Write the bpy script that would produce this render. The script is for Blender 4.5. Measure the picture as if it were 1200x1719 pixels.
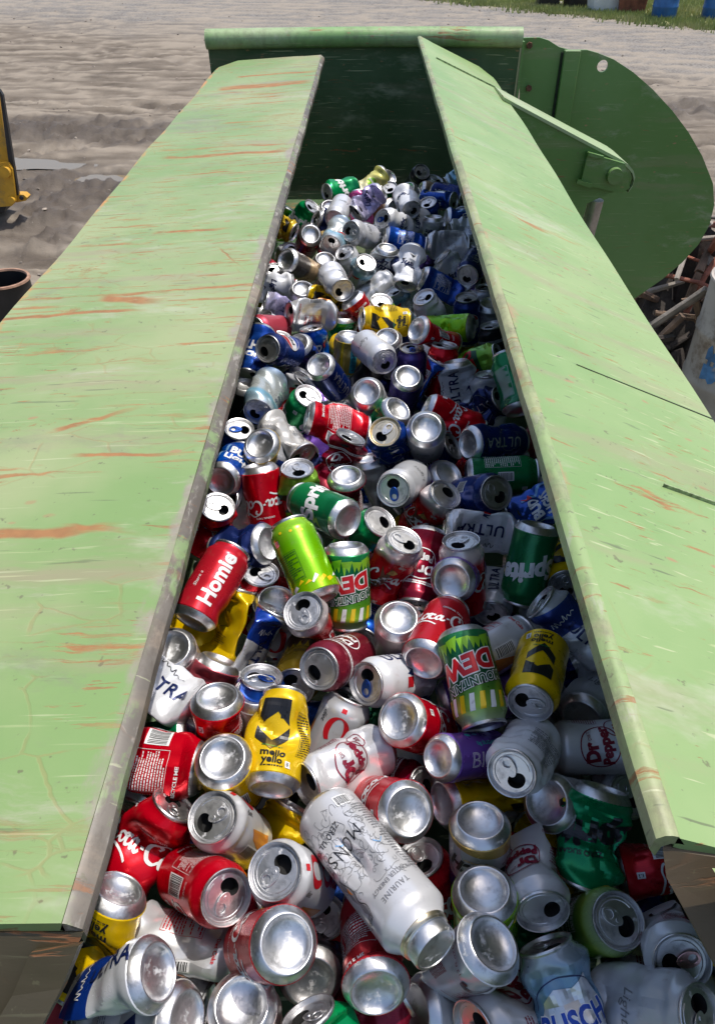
import bpy, bmesh, math, random
import numpy as np
from mathutils import Vector, Matrix
from mathutils.geometry import tessellate_polygon

for o in list(bpy.data.objects): bpy.data.objects.remove(o)
SC = bpy.context.scene
COL = SC.collection
R = math.radians
# ------------------------------------------------------------------ camera
CAM_H = 2.6
cam_d = bpy.data.cameras.new('camera'); cam = bpy.data.objects.new('camera', cam_d); COL.objects.link(cam)
cam_d.sensor_fit = 'VERTICAL'; cam_d.sensor_height = 24.0; cam_d.lens = 24.0 * 1275.0 / 1719.0
cam_d.clip_start = 0.02; cam_d.clip_end = 3000
cam.location = (0, 0, CAM_H)
cam.rotation_euler = (R(90 - 39.54), 0, R(0.866))
SC.camera = cam
# ------------------------------------------------------------------ sky and sun
SUN = Vector((0.30, 0.17, 0.94)).normalized()
world = bpy.data.worlds.new('World'); SC.world = world; world.use_nodes = True
wn = world.node_tree; wn.nodes.clear()
sky = wn.nodes.new('ShaderNodeTexSky'); sky.sky_type = 'NISHITA'; sky.sun_disc = False
sky.sun_elevation = math.asin(SUN.z); sky.sun_rotation = math.atan2(SUN.x, SUN.y)
sky.air_density = 1.0; sky.dust_density = 2.5; sky.ozone_density = 1.0
bg = wn.nodes.new('ShaderNodeBackground'); bg.inputs['Strength'].default_value = 0.15
wo = wn.nodes.new('ShaderNodeOutputWorld')
wn.links.new(sky.outputs[0], bg.inputs[0]); wn.links.new(bg.outputs[0], wo.inputs[0])
sl = bpy.data.lights.new('sun', 'SUN'); sl.energy = 3.4; sl.angle = R(0.53); sl.color = (1.0, 0.955, 0.88)
so = bpy.data.objects.new('sun', sl); COL.objects.link(so)
so.rotation_euler = (-SUN).to_track_quat('-Z', 'Y').to_euler(); so.location = SUN * 30
SC.view_settings.view_transform = 'Standard'; SC.view_settings.look = 'None'
SC.view_settings.exposure = 0.22; SC.view_settings.gamma = 1.0
SC.cycles.max_bounces = 7; SC.cycles.glossy_bounces = 4; SC.cycles.diffuse_bounces = 3
SC.cycles.caustics_reflective = False; SC.cycles.caustics_refractive = False
SC.cycles.use_denoising = True
SC.cycles.sample_clamp_indirect = 4.0; SC.cycles.sample_clamp_direct = 12.0

# ------------------------------------------------------------------ node helpers
class NT:
    def __init__(s, name):
        s.m = bpy.data.materials.new(name); s.m.use_nodes = True
        s.t = s.m.node_tree; s.t.nodes.clear()
        s.out = s.t.nodes.new('ShaderNodeOutputMaterial')
        s.b = s.t.nodes.new('ShaderNodeBsdfPrincipled'); s.t.links.new(s.b.outputs[0], s.out.inputs[0])
    def L(s, a, b): s.t.links.new(a, b)
    def set(s, k, v):
        if hasattr(v, 'links'): s.L(v, s.b.inputs[k])
        else: s.b.inputs[k].default_value = (v + (1,)) if isinstance(v, tuple) and len(v) == 3 else v
    def coord(s, kind='Object'):
        return s.t.nodes.new('ShaderNodeTexCoord').outputs[kind]
    def mapv(s, v, scale=(1, 1, 1), loc=(0, 0, 0), rot=(0, 0, 0)):
        n = s.t.nodes.new('ShaderNodeMapping'); s.L(v, n.inputs[0])
        n.inputs['Scale'].default_value = scale; n.inputs['Location'].default_value = loc; n.inputs['Rotation'].default_value = rot
        return n.outputs[0]
    def noise(s, v, scale=5, detail=4, rough=.55, dist=0, col=False):
        n = s.t.nodes.new('ShaderNodeTexNoise'); s.L(v, n.inputs['Vector'])
        n.inputs['Scale'].default_value = scale; n.inputs['Detail'].default_value = detail
        n.inputs['Roughness'].default_value = rough; n.inputs['Distortion'].default_value = dist
        return n.outputs['Color' if col else 'Fac']
    def voro(s, v, scale=5, feature='F1', out='Distance'):
        n = s.t.nodes.new('ShaderNodeTexVoronoi'); s.L(v, n.inputs['Vector']); n.inputs['Scale'].default_value = scale; n.feature = feature
        return n.outputs[out]
    def math(s, op, a, b=None, c=None, clamp=False):
        n = s.t.nodes.new('ShaderNodeMath'); n.operation = op; n.use_clamp = clamp
        for i, v in enumerate((a, b, c)):
            if v is None: continue
            if hasattr(v, 'links'): s.L(v, n.inputs[i])
            else: n.inputs[i].default_value = v
        return n.outputs[0]
    def step(s, v, a, b, t0=0.0, t1=1.0):
        n = s.t.nodes.new('ShaderNodeMapRange'); n.interpolation_type = 'SMOOTHSTEP'; s.L(v, n.inputs[0])
        n.inputs[1].default_value = a; n.inputs[2].default_value = b; n.inputs[3].default_value = t0; n.inputs[4].default_value = t1
        return n.outputs[0]
    def mix(s, f, a, b):
        n = s.t.nodes.new('ShaderNodeMix'); n.data_type = 'RGBA'
        for i, v in ((0, f), (6, a), (7, b)):
            if hasattr(v, 'links'): s.L(v, n.inputs[i])
            elif isinstance(v, tuple): n.inputs[i].default_value = v + (1,) if len(v) == 3 else v
            else: n.inputs[i].default_value = v
        return n.outputs[2]
    def ramp(s, v, stops, const=False):
        n = s.t.nodes.new('ShaderNodeValToRGB'); s.L(v, n.inputs[0]); cr = n.color_ramp
        if const: cr.interpolation = 'CONSTANT'
        while len(cr.elements) < len(stops): cr.elements.new(1.0)
        for e, (p_, c_) in zip(cr.elements, stops): e.position = p_; e.color = tuple(c_) + (1,)
        return n.outputs[0]
    def xyz(s, v):
        n = s.t.nodes.new('ShaderNodeSeparateXYZ'); s.L(v, n.inputs[0]); return n.outputs
    def bump(s, h, strength=.3, dist=.01):
        n = s.t.nodes.new('ShaderNodeBump'); s.L(h, n.inputs['Height']); n.inputs['Strength'].default_value = strength; n.inputs['Distance'].default_value = dist
        s.L(n.outputs[0], s.b.inputs['Normal'])

def simple(name, c, rough=.6, metal=0.0, var=.25, scale=8, bump=.2, bd=.004, dirt=None):
    n = NT(name); v = n.coord('Object'); f = n.noise(v, scale, 5)
    col = n.mix(n.step(f, .3, .7), tuple(x * (1 - var) for x in c), tuple(min(1, x * (1 + var)) for x in c))
    if dirt:
        col = n.mix(n.step(n.noise(v, scale * .6, 6, .7), .52, .66), col, dirt)
    n.set('Base Color', col); n.set('Roughness', rough); n.set('Metallic', metal)
    if bump: n.bump(n.noise(v, scale * 5, 4), bump, bd)
    return n.m

# ------------------------------------------------------------------ object helpers
def mesh_obj(name, verts, faces, mat, parent=None, smooth=False, mats=None, fmat=None):
    me = bpy.data.meshes.new(name); me.from_pydata([tuple(v) for v in verts], [], faces); me.update()
    if mats:
        for m in mats: me.materials.append(m)
        if fmat is not None: me.polygons.foreach_set('material_index', fmat)
    elif mat: me.materials.append(mat)
    if smooth: me.polygons.foreach_set('use_smooth', [True] * len(me.polygons))
    o = bpy.data.objects.new(name, me); COL.objects.link(o)
    if parent: o.parent = parent
    return o
def bm_obj(name, bm, mat, parent=None, smooth=False, recalc=True):
    if recalc: bmesh.ops.recalc_face_normals(bm, faces=bm.faces)
    me = bpy.data.meshes.new(name); bm.to_mesh(me); bm.free()
    for m in (mat if isinstance(mat, (list, tuple)) else [mat]): me.materials.append(m)
    if smooth:
        me.polygons.foreach_set('use_smooth', [True] * len(me.polygons)); me.set_sharp_from_angle(angle=R(38))
    o = bpy.data.objects.new(name, me); COL.objects.link(o)
    if parent: o.parent = parent
    return o
def empty(name, loc=(0, 0, 0)):
    o = bpy.data.objects.new(name, None); COL.objects.link(o); o.location = loc; o.empty_display_size = .1; return o
def tag(o, label=None, cat=None, group=None, kind=None):
    if label: o['label'] = label
    if cat: o['category'] = cat
    if group: o['group'] = group
    if kind: o['kind'] = kind
    return o
def prism(bm, poly, ext):
    """closed prism: poly = list of 3d points (planar), ext = extrusion vector"""
    a = [bm.verts.new(p) for p in poly]; e = Vector(ext)
    b = [bm.verts.new(Vector(p) + e) for p in poly]
    n = len(poly); bm.faces.new(a); bm.faces.new(b[::-1])
    for i in range(n): bm.faces.new((a[i], a[(i + 1) % n], b[(i + 1) % n], b[i]))
def box(bm, c, s, rz=0):
    M = Matrix.Translation(c) @ Matrix.Rotation(rz, 4, 'Z') @ Matrix.Diagonal((s[0], s[1], s[2], 1))
    bmesh.ops.create_cube(bm, size=1, matrix=M)
def tube(bm, p0, p1, r0, r1=None, seg=14, caps=True):
    p0 = Vector(p0); p1 = Vector(p1); r1 = r0 if r1 is None else r1
    z = (p1 - p0).normalized(); x = z.orthogonal().normalized(); y = z.cross(x)
    A = []; B = []
    for i in range(seg):
        t = 2 * math.pi * i / seg; d = x * math.cos(t) + y * math.sin(t)
        A.append(bm.verts.new(p0 + d * r0)); B.append(bm.verts.new(p1 + d * r1))
    for i in range(seg): bm.faces.new((A[i], A[(i + 1) % seg], B[(i + 1) % seg], B[i]))
    if caps: bm.faces.new(A[::-1]); bm.faces.new(B)
def lathe(bm, prof, seg=32, cx=0, cy=0, cap0=False, cap1=False):
    rings = []
    for r, z in prof:
        rings.append([bm.verts.new((cx + r * math.cos(2 * math.pi * i / seg), cy + r * math.sin(2 * math.pi * i / seg), z)) for i in range(seg)])
    for a, b in zip(rings, rings[1:]):
        for i in range(seg): bm.faces.new((a[i], a[(i + 1) % seg], b[(i + 1) % seg], b[i]))
    if cap0: bm.faces.new(rings[0][::-1])
    if cap1: bm.faces.new(rings[-1])
def bevel(bm, w, seg=1):
    bmesh.ops.bevel(bm, geom=[e for e in bm.edges if e.is_manifold and e.calc_face_angle(0) > .5], offset=w, segments=seg, affect='EDGES', clamp_overlap=True)

# ------------------------------------------------------------------ paint materials of the machine
def painted(name, base, worn, streak_rot=0.0, rust=.5, strokes=(), edge=None, fade=None, scr=.5, seed=0, dust=.4, vert=False, mott=0.0):
    """old green paint with directional scratches, rust bands and chips; coordinates are metres"""
    n = NT(name); P = n.coord('Object')
    if vert:      # sheet standing upright: streaks run in its own plane
        q = n.xyz(P); cb = n.t.nodes.new('ShaderNodeCombineXYZ'); n.L(q[0], cb.inputs[0]); n.L(q[2], cb.inputs[1]); n.L(q[1], cb.inputs[2]); P = cb.outputs[0]
    low = n.noise(n.mapv(P, (1, 1, 1), (seed, 0, 0)), 2.2, 5, .6)
    col = n.mix(n.step(low, .35, .68), base, worn)
    wv = n.noise(P, 6, 3, .5, col=True)
    nm = n.t.nodes.new('ShaderNodeVectorMath'); nm.operation = 'MULTIPLY_ADD'; n.L(wv, nm.inputs[0]); nm.inputs[1].default_value = (.05, .05, .05); n.L(P, nm.inputs[2])
    wv2 = n.noise(P, 34, 3, .6, col=True); nm2 = n.t.nodes.new('ShaderNodeVectorMath'); nm2.operation = 'MULTIPLY_ADD'; n.L(wv2, nm2.inputs[0]); nm2.inputs[1].default_value = (.008, .008, .008); n.L(nm.outputs[0], nm2.inputs[2])
    sb = n.t.nodes.new('ShaderNodeVectorMath'); sb.operation = 'SUBTRACT'; n.L(nm2.outputs[0], sb.inputs[0]); sb.inputs[1].default_value = (.029, .029, .029)
    W = sb.outputs[0]
    sm = n.mapv(W, (2.2, 34, 8), (seed, seed * 2, 0), (0, 0, streak_rot))
    s1 = n.noise(sm, 1.0, 7, .66)
    s1b = n.noise(n.mapv(P, (6.5, 95, 20), (seed + 4, seed, 3), (0, 0, streak_rot - .04)), 1.0, 5, .62)
    s1c = n.noise(n.mapv(P, (16, 150, 30), (seed + 9, seed, 3), (0, 0, streak_rot + .10)), 1.0, 4, .6)
    patch2 = n.step(n.noise(n.mapv(P, (1, 1, 1), (8 + seed, 2, 1)), 3.2, 4), .41, .54)
    patch = n.step(n.noise(n.mapv(P, (1, 1, 1), (3 + seed, 7, 1)), 3.6, 3), .36, .56)
    rustm = n.math('MULTIPLY', n.step(s1, .64 - .06 * rust, .70 - .06 * rust), patch)
    fine = n.math('MULTIPLY', n.math('MAXIMUM', n.step(s1b, .665 - .07 * rust, .70 - .07 * rust), n.step(s1c, .69 - .06 * rust, .72 - .06 * rust)), patch2)
    rustm = n.math('MAXIMUM', rustm, n.math('MULTIPLY', fine, .85))
    dirtm = n.math('MULTIPLY', n.step(n.noise(n.mapv(W, (1.1, 13, 4), (5, seed, 2), (0, 0, streak_rot)), 1.0, 6, .6), .52, .70), dust)
    col = n.mix(dirtm, col, (.30, .23, .16))
    pale = n.math('MULTIPLY', n.step(n.noise(n.mapv(W, (2.5, 7, 4), (2, seed, 6), (0, 0, streak_rot + .9)), 1.0, 6, .7), .56, .72), .55)
    col = n.mix(pale, col, (.42, .43, .31))
    spk = n.step(n.noise(P, 75, 3, .6), .66, .72)
    col = n.mix(n.math('MULTIPLY', spk, .7), col, (.12, .11, .06))
    sc = n.noise(n.mapv(P, (5.5, 170, 40), (1, seed, 4), (0, 0, streak_rot + .10)), 1.0, 3, .5)
    gate_ = n.step(n.noise(n.mapv(P, (1, 1, 1), (seed, 21, 3)), 2.6, 3), .46, .62)
    col = n.mix(n.math('MULTIPLY', n.math('MULTIPLY', n.step(sc, .64, .70), gate_), scr * .8), col, (.50, .52, .28))
    sc3 = n.noise(n.mapv(P, (6, 190, 40), (6, seed, 2), (0, 0, streak_rot + .75)), 1.0, 3, .5)
    col = n.mix(n.math('MULTIPLY', n.step(sc3, .66, .71), scr * .8), col, (.48, .50, .30))
    sc2 = n.noise(n.mapv(P, (7, 120, 30), (9, seed, 4), (0, 0, streak_rot - .25)), 1.0, 3, .5)
    col = n.mix(n.math('MULTIPLY', n.step(sc2, .68, .73), scr), col, (.10, .12, .06))
    x, y, z = n.xyz(W)
    for (x0, x1, y0, hw, slope) in strokes:
        yy = n.math('MULTIPLY_ADD', x, slope, -y0) if slope else n.math('SUBTRACT', 0.0, y0)
        dy = n.math('ABSOLUTE', n.math('ADD', n.math('MULTIPLY', y, 1.0), n.math('MULTIPLY', yy, 1.0)))
        my = n.step(dy, hw * .5, hw * 1.3, 1, 0)
        mx = n.math('MULTIPLY', n.step(x, x0 - .01, x0 + .02), n.step(x, x1 - .06, x1 + .01, 1, 0))
        gr = n.step(n.noise(n.mapv(P, (9, 50, 9)), 1.0, 5, .7), .30, .46)
        rustm = n.math('MAXIMUM', rustm, n.math('MULTIPLY', n.math('MULTIPLY', my, mx), gr))
    sq = n.t.nodes.new('ShaderNodeTexVoronoi'); sq.feature = 'DISTANCE_TO_EDGE'; n.L(n.mapv(W, (13, 21, 8), (seed, 2, 0)), sq.inputs['Vector']); sq.inputs['Scale'].default_value = 1.0
    sqm = n.math('MULTIPLY', n.step(sq.outputs[0], .030, .010), n.step(n.noise(n.mapv(P, (1, 1, 1), (seed, 11, 4)), 7.5, 3), .53, .60))
    rustm = n.math('MAXIMUM', rustm, n.math('MULTIPLY', sqm, .28 * rust))
    if rust > .8:     # broad smudges and blotches of rust with ragged outlines
        bl = n.step(n.noise(n.mapv(W, (5, 11, 6), (seed, 8, 5)), 1.0, 10, .80), .597, .65)
        rustm = n.math('MAXIMUM', rustm, n.math('MULTIPLY', bl, .85))
        sm2 = n.step(n.noise(n.mapv(W, (3, 5, 4), (4, seed, 1), (0, 0, .7)), 1.0, 9, .74), .53, .70)
        col = n.mix(n.math('MULTIPLY', sm2, .6), col, (.20, .185, .135))
        sm3 = n.step(n.noise(n.mapv(W, (2, 9, 4), (14, seed, 1), (0, 0, .15)), 1.0, 9, .74), .57, .70)
        col = n.mix(n.math('MULTIPLY', sm3, .5), col, (.40, .37, .29))
    rc = n.mix(n.noise(P, 40, 5), (.14, .052, .022), (.46, .19, .065))
    col = n.mix(n.math('MULTIPLY', rustm, .9), col, rc)
    if edge:   # (axis position of the worn edge, width): bare steel and grime close to the lip, and a painted crease shadow
        for (ex, wid, cc, gain) in edge:
            d = n.math('ABSOLUTE', n.math('SUBTRACT', n.xyz(P)[0], ex))
            g = n.math('MULTIPLY', n.step(d, 0.0, wid, 1, 0), gain)
            nn = n.noise(n.mapv(P, (22, 9, 9), (seed, 3, 3)), 1.0, 6, .65)
            m = n.step(n.math('ADD', g, nn), .78, .98)
            col = n.mix(m, col, n.mix(n.noise(P, 60, 4), cc, tuple(min(1, q * 1.9) for q in cc)))
    if mott:
        m1 = n.noise(n.mapv(P, (1, .45, 1), (seed, 1, 2)), 26, 7, .72); m2 = n.noise(n.mapv(P, (1, .3, 1), (seed, 5, 2)), 70, 5, .65)
        col = n.mix(n.math('MULTIPLY', n.step(m1, .44, .62), mott), col, (.085, .066, .048))
        col = n.mix(n.math('MULTIPLY', n.step(m2, .56, .68), mott * .8), col, (.42, .39, .34))
        col = n.mix(n.math('MULTIPLY', n.step(n.noise(n.mapv(P, (1, .5, 1), (2, seed, 9)), 18, 6, .7), .56, .66), mott), col, (.19, .28, .105))
    chips = n.step(n.voro(n.mapv(W, (16, 34, 16)), 1.0), .15, .08)
    chipm = n.math('MULTIPLY', chips, n.step(n.noise(P, 3.1, 2), .48, .60))
    col = n.mix(n.math('MULTIPLY', chipm, .8), col, (.34, .20, .10))
    n.set('Base Color', col)
    n.set('Roughness', n.math('MULTIPLY_ADD', rustm, .35, n.math('MULTIPLY_ADD', low, .3, .32)))
    n.set('Specular IOR Level', .6)
    hh = n.math('MULTIPLY_ADD', rustm, -.6, n.math('MULTIPLY_ADD', s1, .25, n.noise(P, 3.5, 2)))
    n.bump(hh, .28, .006)
    return n.m

GREEN = (.19, .295, .10); GWORN = (.30, .345, .165)
DGREEN = (.095, .215, .045); DWORN = (.125, .25, .07)
M = {}
M['panel_flat'] = painted('paint_flat_panel', GREEN, GWORN, 0.03, .86,
    strokes=[(-.62, -.27, .615, .008, .03), (-.62, -.36, 1.20, .006, -.03), (-.47, -.33, 1.17, .013, .15), (-.54, -.20, 2.14, .011, -.02),
             (-.54, -.19, 3.05, .028, -.03), (-.50, -.19, 3.23, .016, -.03), (-.36, -.22, .77, .004, -.02), (-.45, -.28, 1.55, .007, .05), (-.40, -.30, 1.02, .006, -.5), (-.33, -.25, .55, .005, .25), (-.30, -.23, .98, .004, 1.6), (-.55, -.47, .93, .010, -.9), (-.44, -.30, 2.45, .005, .12), (-.42, -.24, 2.75, .006, -.02)],
    edge=[(-.20, .045, (.20, .175, .14), .36), (-.612, .03, (.36, .16, .045), .36)], scr=.55, seed=1, dust=.62)
M['panel_slope'] = painted('paint_sloping_panel', (.19, .31, .105), (.27, .365, .155), -.42, .30,
    edge=[(.20, .035, (.24, .17, .09), .30)], scr=.75, seed=5, dust=.42)
M['lip_flat'] = painted('worn_steel_lip', (.105, .09, .07), (.19, .165, .135), 1.4, .6, edge=[(-.213, .010, (.08, .10, .05), .55), (-.203, .02, (.15, .22, .08), .30)], scr=.5, seed=8, dust=.7, mott=.8)  # first edge entry paints the shadow of the crease as a dark line
M['lip_slope'] = painted('worn_paint_lip', (.25, .35, .14), (.32, .33, .17), 1.1, .75, edge=[(.19, .02, (.24, .13, .07), .24)], scr=.9, seed=9, dust=.5, mott=.45)
M['dark'] = painted('paint_dark_green', DGREEN, DWORN, .5, .02, scr=.3, seed=12, dust=.25, vert=True)
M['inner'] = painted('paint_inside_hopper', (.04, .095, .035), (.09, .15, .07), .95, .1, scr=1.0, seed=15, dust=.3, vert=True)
M['rim'] = painted('sunlit_rolled_rim', (.20, .36, .12), (.32, .42, .22), 0.0, .4, scr=.8, seed=17, dust=.55, vert=True, mott=.3)  # lighter green carries the sunlight on the rim; mottling and scratches are wear
M['arm'] = painted('sunlit_arm_top', (.30, .40, .19), (.36, .42, .26), .3, .2, scr=.6, seed=19, dust=.35)  # pale green stands in for sun on top of the dark arm
M['flange'] = painted('dark_flange', (.045, .042, .02), (.085, .06, .035), 1.0, .4, scr=.1, seed=21, dust=.25, vert=True)  # very dark brown-green base, used on both end flanges
M['steel'] = simple('bare_steel', (.42, .41, .39), .38, .9, .2, 30)
M['weld'] = simple('weld_bead', (.30, .36, .20), .45, .3, .5, 120, .6)
M['gap'] = simple('dark_gap', (.02, .03, .015), .8, 0, .3, 50)
# ================================================================== ground
rng = np.random.default_rng(11)
def vnoise(x, y, seed):
    xi = np.floor(x).astype(np.int64); yi = np.floor(y).astype(np.int64); fx = x - xi; fy = y - yi
    fx = fx * fx * (3 - 2 * fx); fy = fy * fy * (3 - 2 * fy)
    def h(a, b):
        v = (a * 374761393 + b * 668265263 + seed * 974711) & 0xffffffff
        v = ((v ^ (v >> 13)) * 1274126177) & 0xffffffff
        return ((v ^ (v >> 16)) & 0xffff) / 65535.0
    return (h(xi, yi) * (1 - fx) + h(xi + 1, yi) * fx) * (1 - fy) + (h(xi, yi + 1) * (1 - fx) + h(xi + 1, yi + 1) * fx) * fy
def fbm(x, y, seed, o=4):
    s = 0; a = 1; t = 0
    for k in range(o):
        s = s + a * vnoise(x * 2 ** k, y * 2 ** k, seed + k); t += a; a *= .5
    return s / t
n = NT('mud_and_gravel'); P = n.coord('Object')
Wn = n.noise(P, .9, 3, .5, col=True)
vm = n.t.nodes.new('ShaderNodeVectorMath'); vm.operation = 'MULTIPLY_ADD'; n.L(Wn, vm.inputs[0]); vm.inputs[1].default_value = (.7, .5, 0); n.L(P, vm.inputs[2])
st = n.noise(n.mapv(vm.outputs[0], (.6, 2.8, 1), (0, 0, 0), (0, 0, -.10)), 1.0, 7, .62)
big = n.noise(P, .33, 4, .55)
base = n.ramp(n.math('MULTIPLY_ADD', st, .42, n.math('MULTIPLY_ADD', n.noise(P, 2.6, 8, .68), .33, n.math('MULTIPLY', big, .25))), [(.36, (.045, .034, .024)), (.45, (.095, .075, .056)), (.52, (.135, .109, .083)), (.64, (.20, .165, .128))])
x_, y_, z_ = n.xyz(P)
grv = n.step(n.math('ADD', n.math('MULTIPLY', x_, .55), n.math('ADD', y_, n.math('MULTIPLY', big, 6.0))), 18.5, 23.0)
gc = n.ramp(n.voro(P, 22), [(0, (.31, .295, .28)), (.5, (.20, .19, .178)), (1, (.10, .092, .085))])
base = n.mix(n.math('MULTIPLY', grv, .85), base, gc)
att = n.t.nodes.new('ShaderNodeAttribute'); att.attribute_name = 'wet'
base = n.mix(att.outputs['Fac'], base, n.mix(n.noise(P, 9, 5), (.055, .043, .033), (.115, .092, .072)))
att2 = n.t.nodes.new('ShaderNodeAttribute'); att2.attribute_name = 'dry'
base = n.mix(n.math('MULTIPLY', att2.outputs['Fac'], .75), base, (.33, .28, .22))
peb = n.step(n.voro(P, 11), .16, .10)
pebm = n.math('MULTIPLY', peb, n.step(n.noise(P, 17, 2), .60, .68))
base = n.mix(n.math('MULTIPLY', pebm, .8), base, (.36, .33, .30))
n.set('Base Color', base); n.set('Roughness', n.math('MULTIPLY_ADD', att.outputs['Fac'], -.28, .92)); n.set('Specular IOR Level', .3)
n.bump(n.math('ADD', n.noise(P, 9, 9, .75), n.math('MULTIPLY', n.noise(P, 60, 4), .4)), .45, .04)
M['mud'] = n.m
tag(mesh_obj('ground', [(-900, -300, -.07), (900, -300, -.07), (900, 1500, -.07), (-900, 1500, -.07)], [(0, 1, 2, 3)], M['mud']), kind='structure')
NR, NC = 330, 430
yy = 2.2 * (40 / 2.2) ** (np.arange(NR) / (NR - 1)); ss = np.linspace(-1, 1, NC)
Y = np.repeat(yy[:, None], NC, 1); X = ss[None, :] * (2.2 + .60 * Y)
wx = fbm(X * .5, Y * .5, 31, 3) * 1.6
rut = fbm((X + wx) * .42, (Y + .10 * X + wx * .4) * 2.6, 7, 4)
chunk = fbm(X * 5.5, Y * 5.5, 17, 3)
def blob(cx, cy, rx, ry): return np.exp(-(((X - cx) / rx) ** 2 + ((Y - cy + .08 * (X - cx)) / ry) ** 2) ** 1.5)
dark = blob(-3.9, 11.4, 2.6, .62) + blob(-3.2, 8.6, 1.2, .9) + .8 * blob(-4.4, 6.1, 1.9, .38) + .7 * blob(-3.2, 7.2, .7, .6) + .5 * blob(-1.3, 14, 1.4, .5) + .8 * blob(4.6, 12.8, 3.0, .7) + .5 * blob(5.4, 9.4, 2.0, .6)
dark = np.clip(dark * (.35 + 1.3 * chunk), 0, 1)
tread = np.clip(np.sin((Y + .22 * X + .25 * wx) * 9.0) * .5 + .5, 0, 1) ** 3 * np.clip(fbm(X * .3, Y * .3, 51, 2) * 2.2 - .7, 0, 1)
fine = fbm(X * 13, Y * 13, 77, 4)
ridge = 1 - np.abs(2 * fbm((X + wx) * .9, (Y + .10 * X + wx * .4) * 5.5, 91, 3) - 1)
trk = np.zeros_like(X); trkd = np.zeros_like(X)
for (cx_, cy_, rad_, a_) in ((-9, -6, 19.5, 1), (-9, -6, 21.4, 1), (-14, 2, 16.2, 1), (-14, 2, 18.0, 1), (10, -14, 26.5, 1), (10, -14, 28.3, 1), (11, -4, 14.5, 1), (11, -4, 16.2, 1), (-4, -30, 41.0, 1), (-4, -30, 42.9, 1), (12, -30, 43.5, 1), (12, -30, 45.2, 1)):
    rr_ = np.hypot(X - cx_, Y - cy_) + .15 * (wx - .8) - rad_; an = np.arctan2(Y - cy_, X - cx_) * rad_
    g_ = np.exp(-(rr_ / .20) ** 2) * np.clip(fbm(X * .25 + rad_, Y * .25, 61, 2) * 2.4 - .55, 0, 1)
    lug = (np.sin(an * 16 + np.sign(rr_) * 1.2 + rr_ * 9) > .1)
    trk += g_ * (-.045 + .035 * lug) + .03 * np.exp(-((np.abs(rr_) - .3) / .08) ** 2) * np.clip(g_ * 4, 0, 1); trkd = np.maximum(trkd, g_ * (1 - .55 * lug))
Zh = (rut - .5) * .05 + (chunk - .5) * .03 + (fine - .5) * .022 + ridge ** 4 * .010 + dark * ((chunk - .40) * .16 + (fine - .5) * .08) + tread * .022 + trk
ef = np.clip((Y - 2.2) / 2, 0, 1) * np.clip((40 - Y) / 6, 0, 1) * np.clip((1 - np.abs(ss[None, :])) * 12, 0, 1); Zh = Zh * ef - .068 * (1 - ef)
pud = blob(-4.25, 9.75, .85, .26) + blob(-3.05, 9.15, .42, .17)
Zh = Zh * (1 - np.clip(pud * 1.3, 0, 1)) - .035 * np.clip(pud * 1.5, 0, 1)
idx = np.arange(NR * NC).reshape(NR, NC)
fc = np.stack([idx[:-1, :-1], idx[:-1, 1:], idx[1:, 1:], idx[1:, :-1]], -1).reshape(-1, 4)
yard = mesh_obj('mud_yard', np.stack([X, Y, Zh], -1).reshape(-1, 3).tolist(), fc.tolist(), M['mud'], smooth=True)
at = yard.data.attributes.new('wet', 'FLOAT', 'POINT'); at.data.foreach_set('value', np.clip(dark * 1.25 + np.clip(pud, 0, .8) * .5 + trkd * .55, 0, 1).reshape(-1).astype(np.float32))
ad = yard.data.attributes.new('dry', 'FLOAT', 'POINT'); ad.data.foreach_set('value', np.clip((ridge ** 5 * 1.3 + tread * 1.1) * (.4 + .9 * chunk) * (1 - np.clip(dark, 0, 1)) * (1 - np.clip(pud * 2, 0, 1)), 0, 1).reshape(-1).astype(np.float32))
tag(yard, kind='structure')
pw = NT('muddy_water'); pw.set('Base Color', (.20, .155, .095)); pw.set('Roughness', .06); pw.set('Specular IOR Level', .6)
pv = pw.coord('Object'); pw.bump(pw.noise(pv, 6, 2), .04, .01)
for nm, cx, cy, rx, ry in (('puddle', -4.25, 9.75, .86, .25), ('puddle', -3.05, 9.15, .42, .16)):
    pts = []
    for i in range(40):
        t = 2 * math.pi * i / 40; k = 1 + .18 * math.sin(3 * t + cx) + .10 * math.sin(7 * t)
        pts.append((cx + rx * k * math.cos(t), cy + ry * k * math.sin(t) - .08 * rx * math.cos(t), -.016))
    tag(mesh_obj(nm, pts, [tuple(range(40))], pw.m), kind='structure')
# loose clods and stones lying about the yard
clod_m = simple('dry_clods', (.26, .22, .18), .95, 0, .4, 6, .6, .02)
bm = bmesh.new()
rr = random.Random(4)
for k in range(700):
    y = 4.5 * (30 / 4.5) ** rr.random(); x = rr.uniform(-1, 1) * (2 + .55 * y)
    if abs(x) < 1.2 and y < 4.5: continue
    i = min(NR - 1, int(math.log(y / 2.2) / math.log(40 / 2.2) * (NR - 1))); j = int((x / (2.2 + .6 * y) + 1) / 2 * (NC - 1))
    s = rr.uniform(.008, .028)
    ret = bmesh.ops.create_icosphere(bm, subdivisions=1, radius=s, matrix=Matrix.Translation((x, y, Zh[i, j] + s * .3)) @ Matrix.Rotation(rr.uniform(0, 6), 4, 'Z') @ Matrix.Diagonal((rr.uniform(.7, 1.5), rr.uniform(.6, 1.2), rr.uniform(.5, .9), 1)))
    for v in ret['verts']: v.co += Vector((rr.uniform(-.2, .2), rr.uniform(-.2, .2), rr.uniform(-.2, .2))) * s
tag(bm_obj('gravel', bm, clod_m), 'loose clods and stones scattered over the muddy yard', 'stones', kind='stuff')
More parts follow.
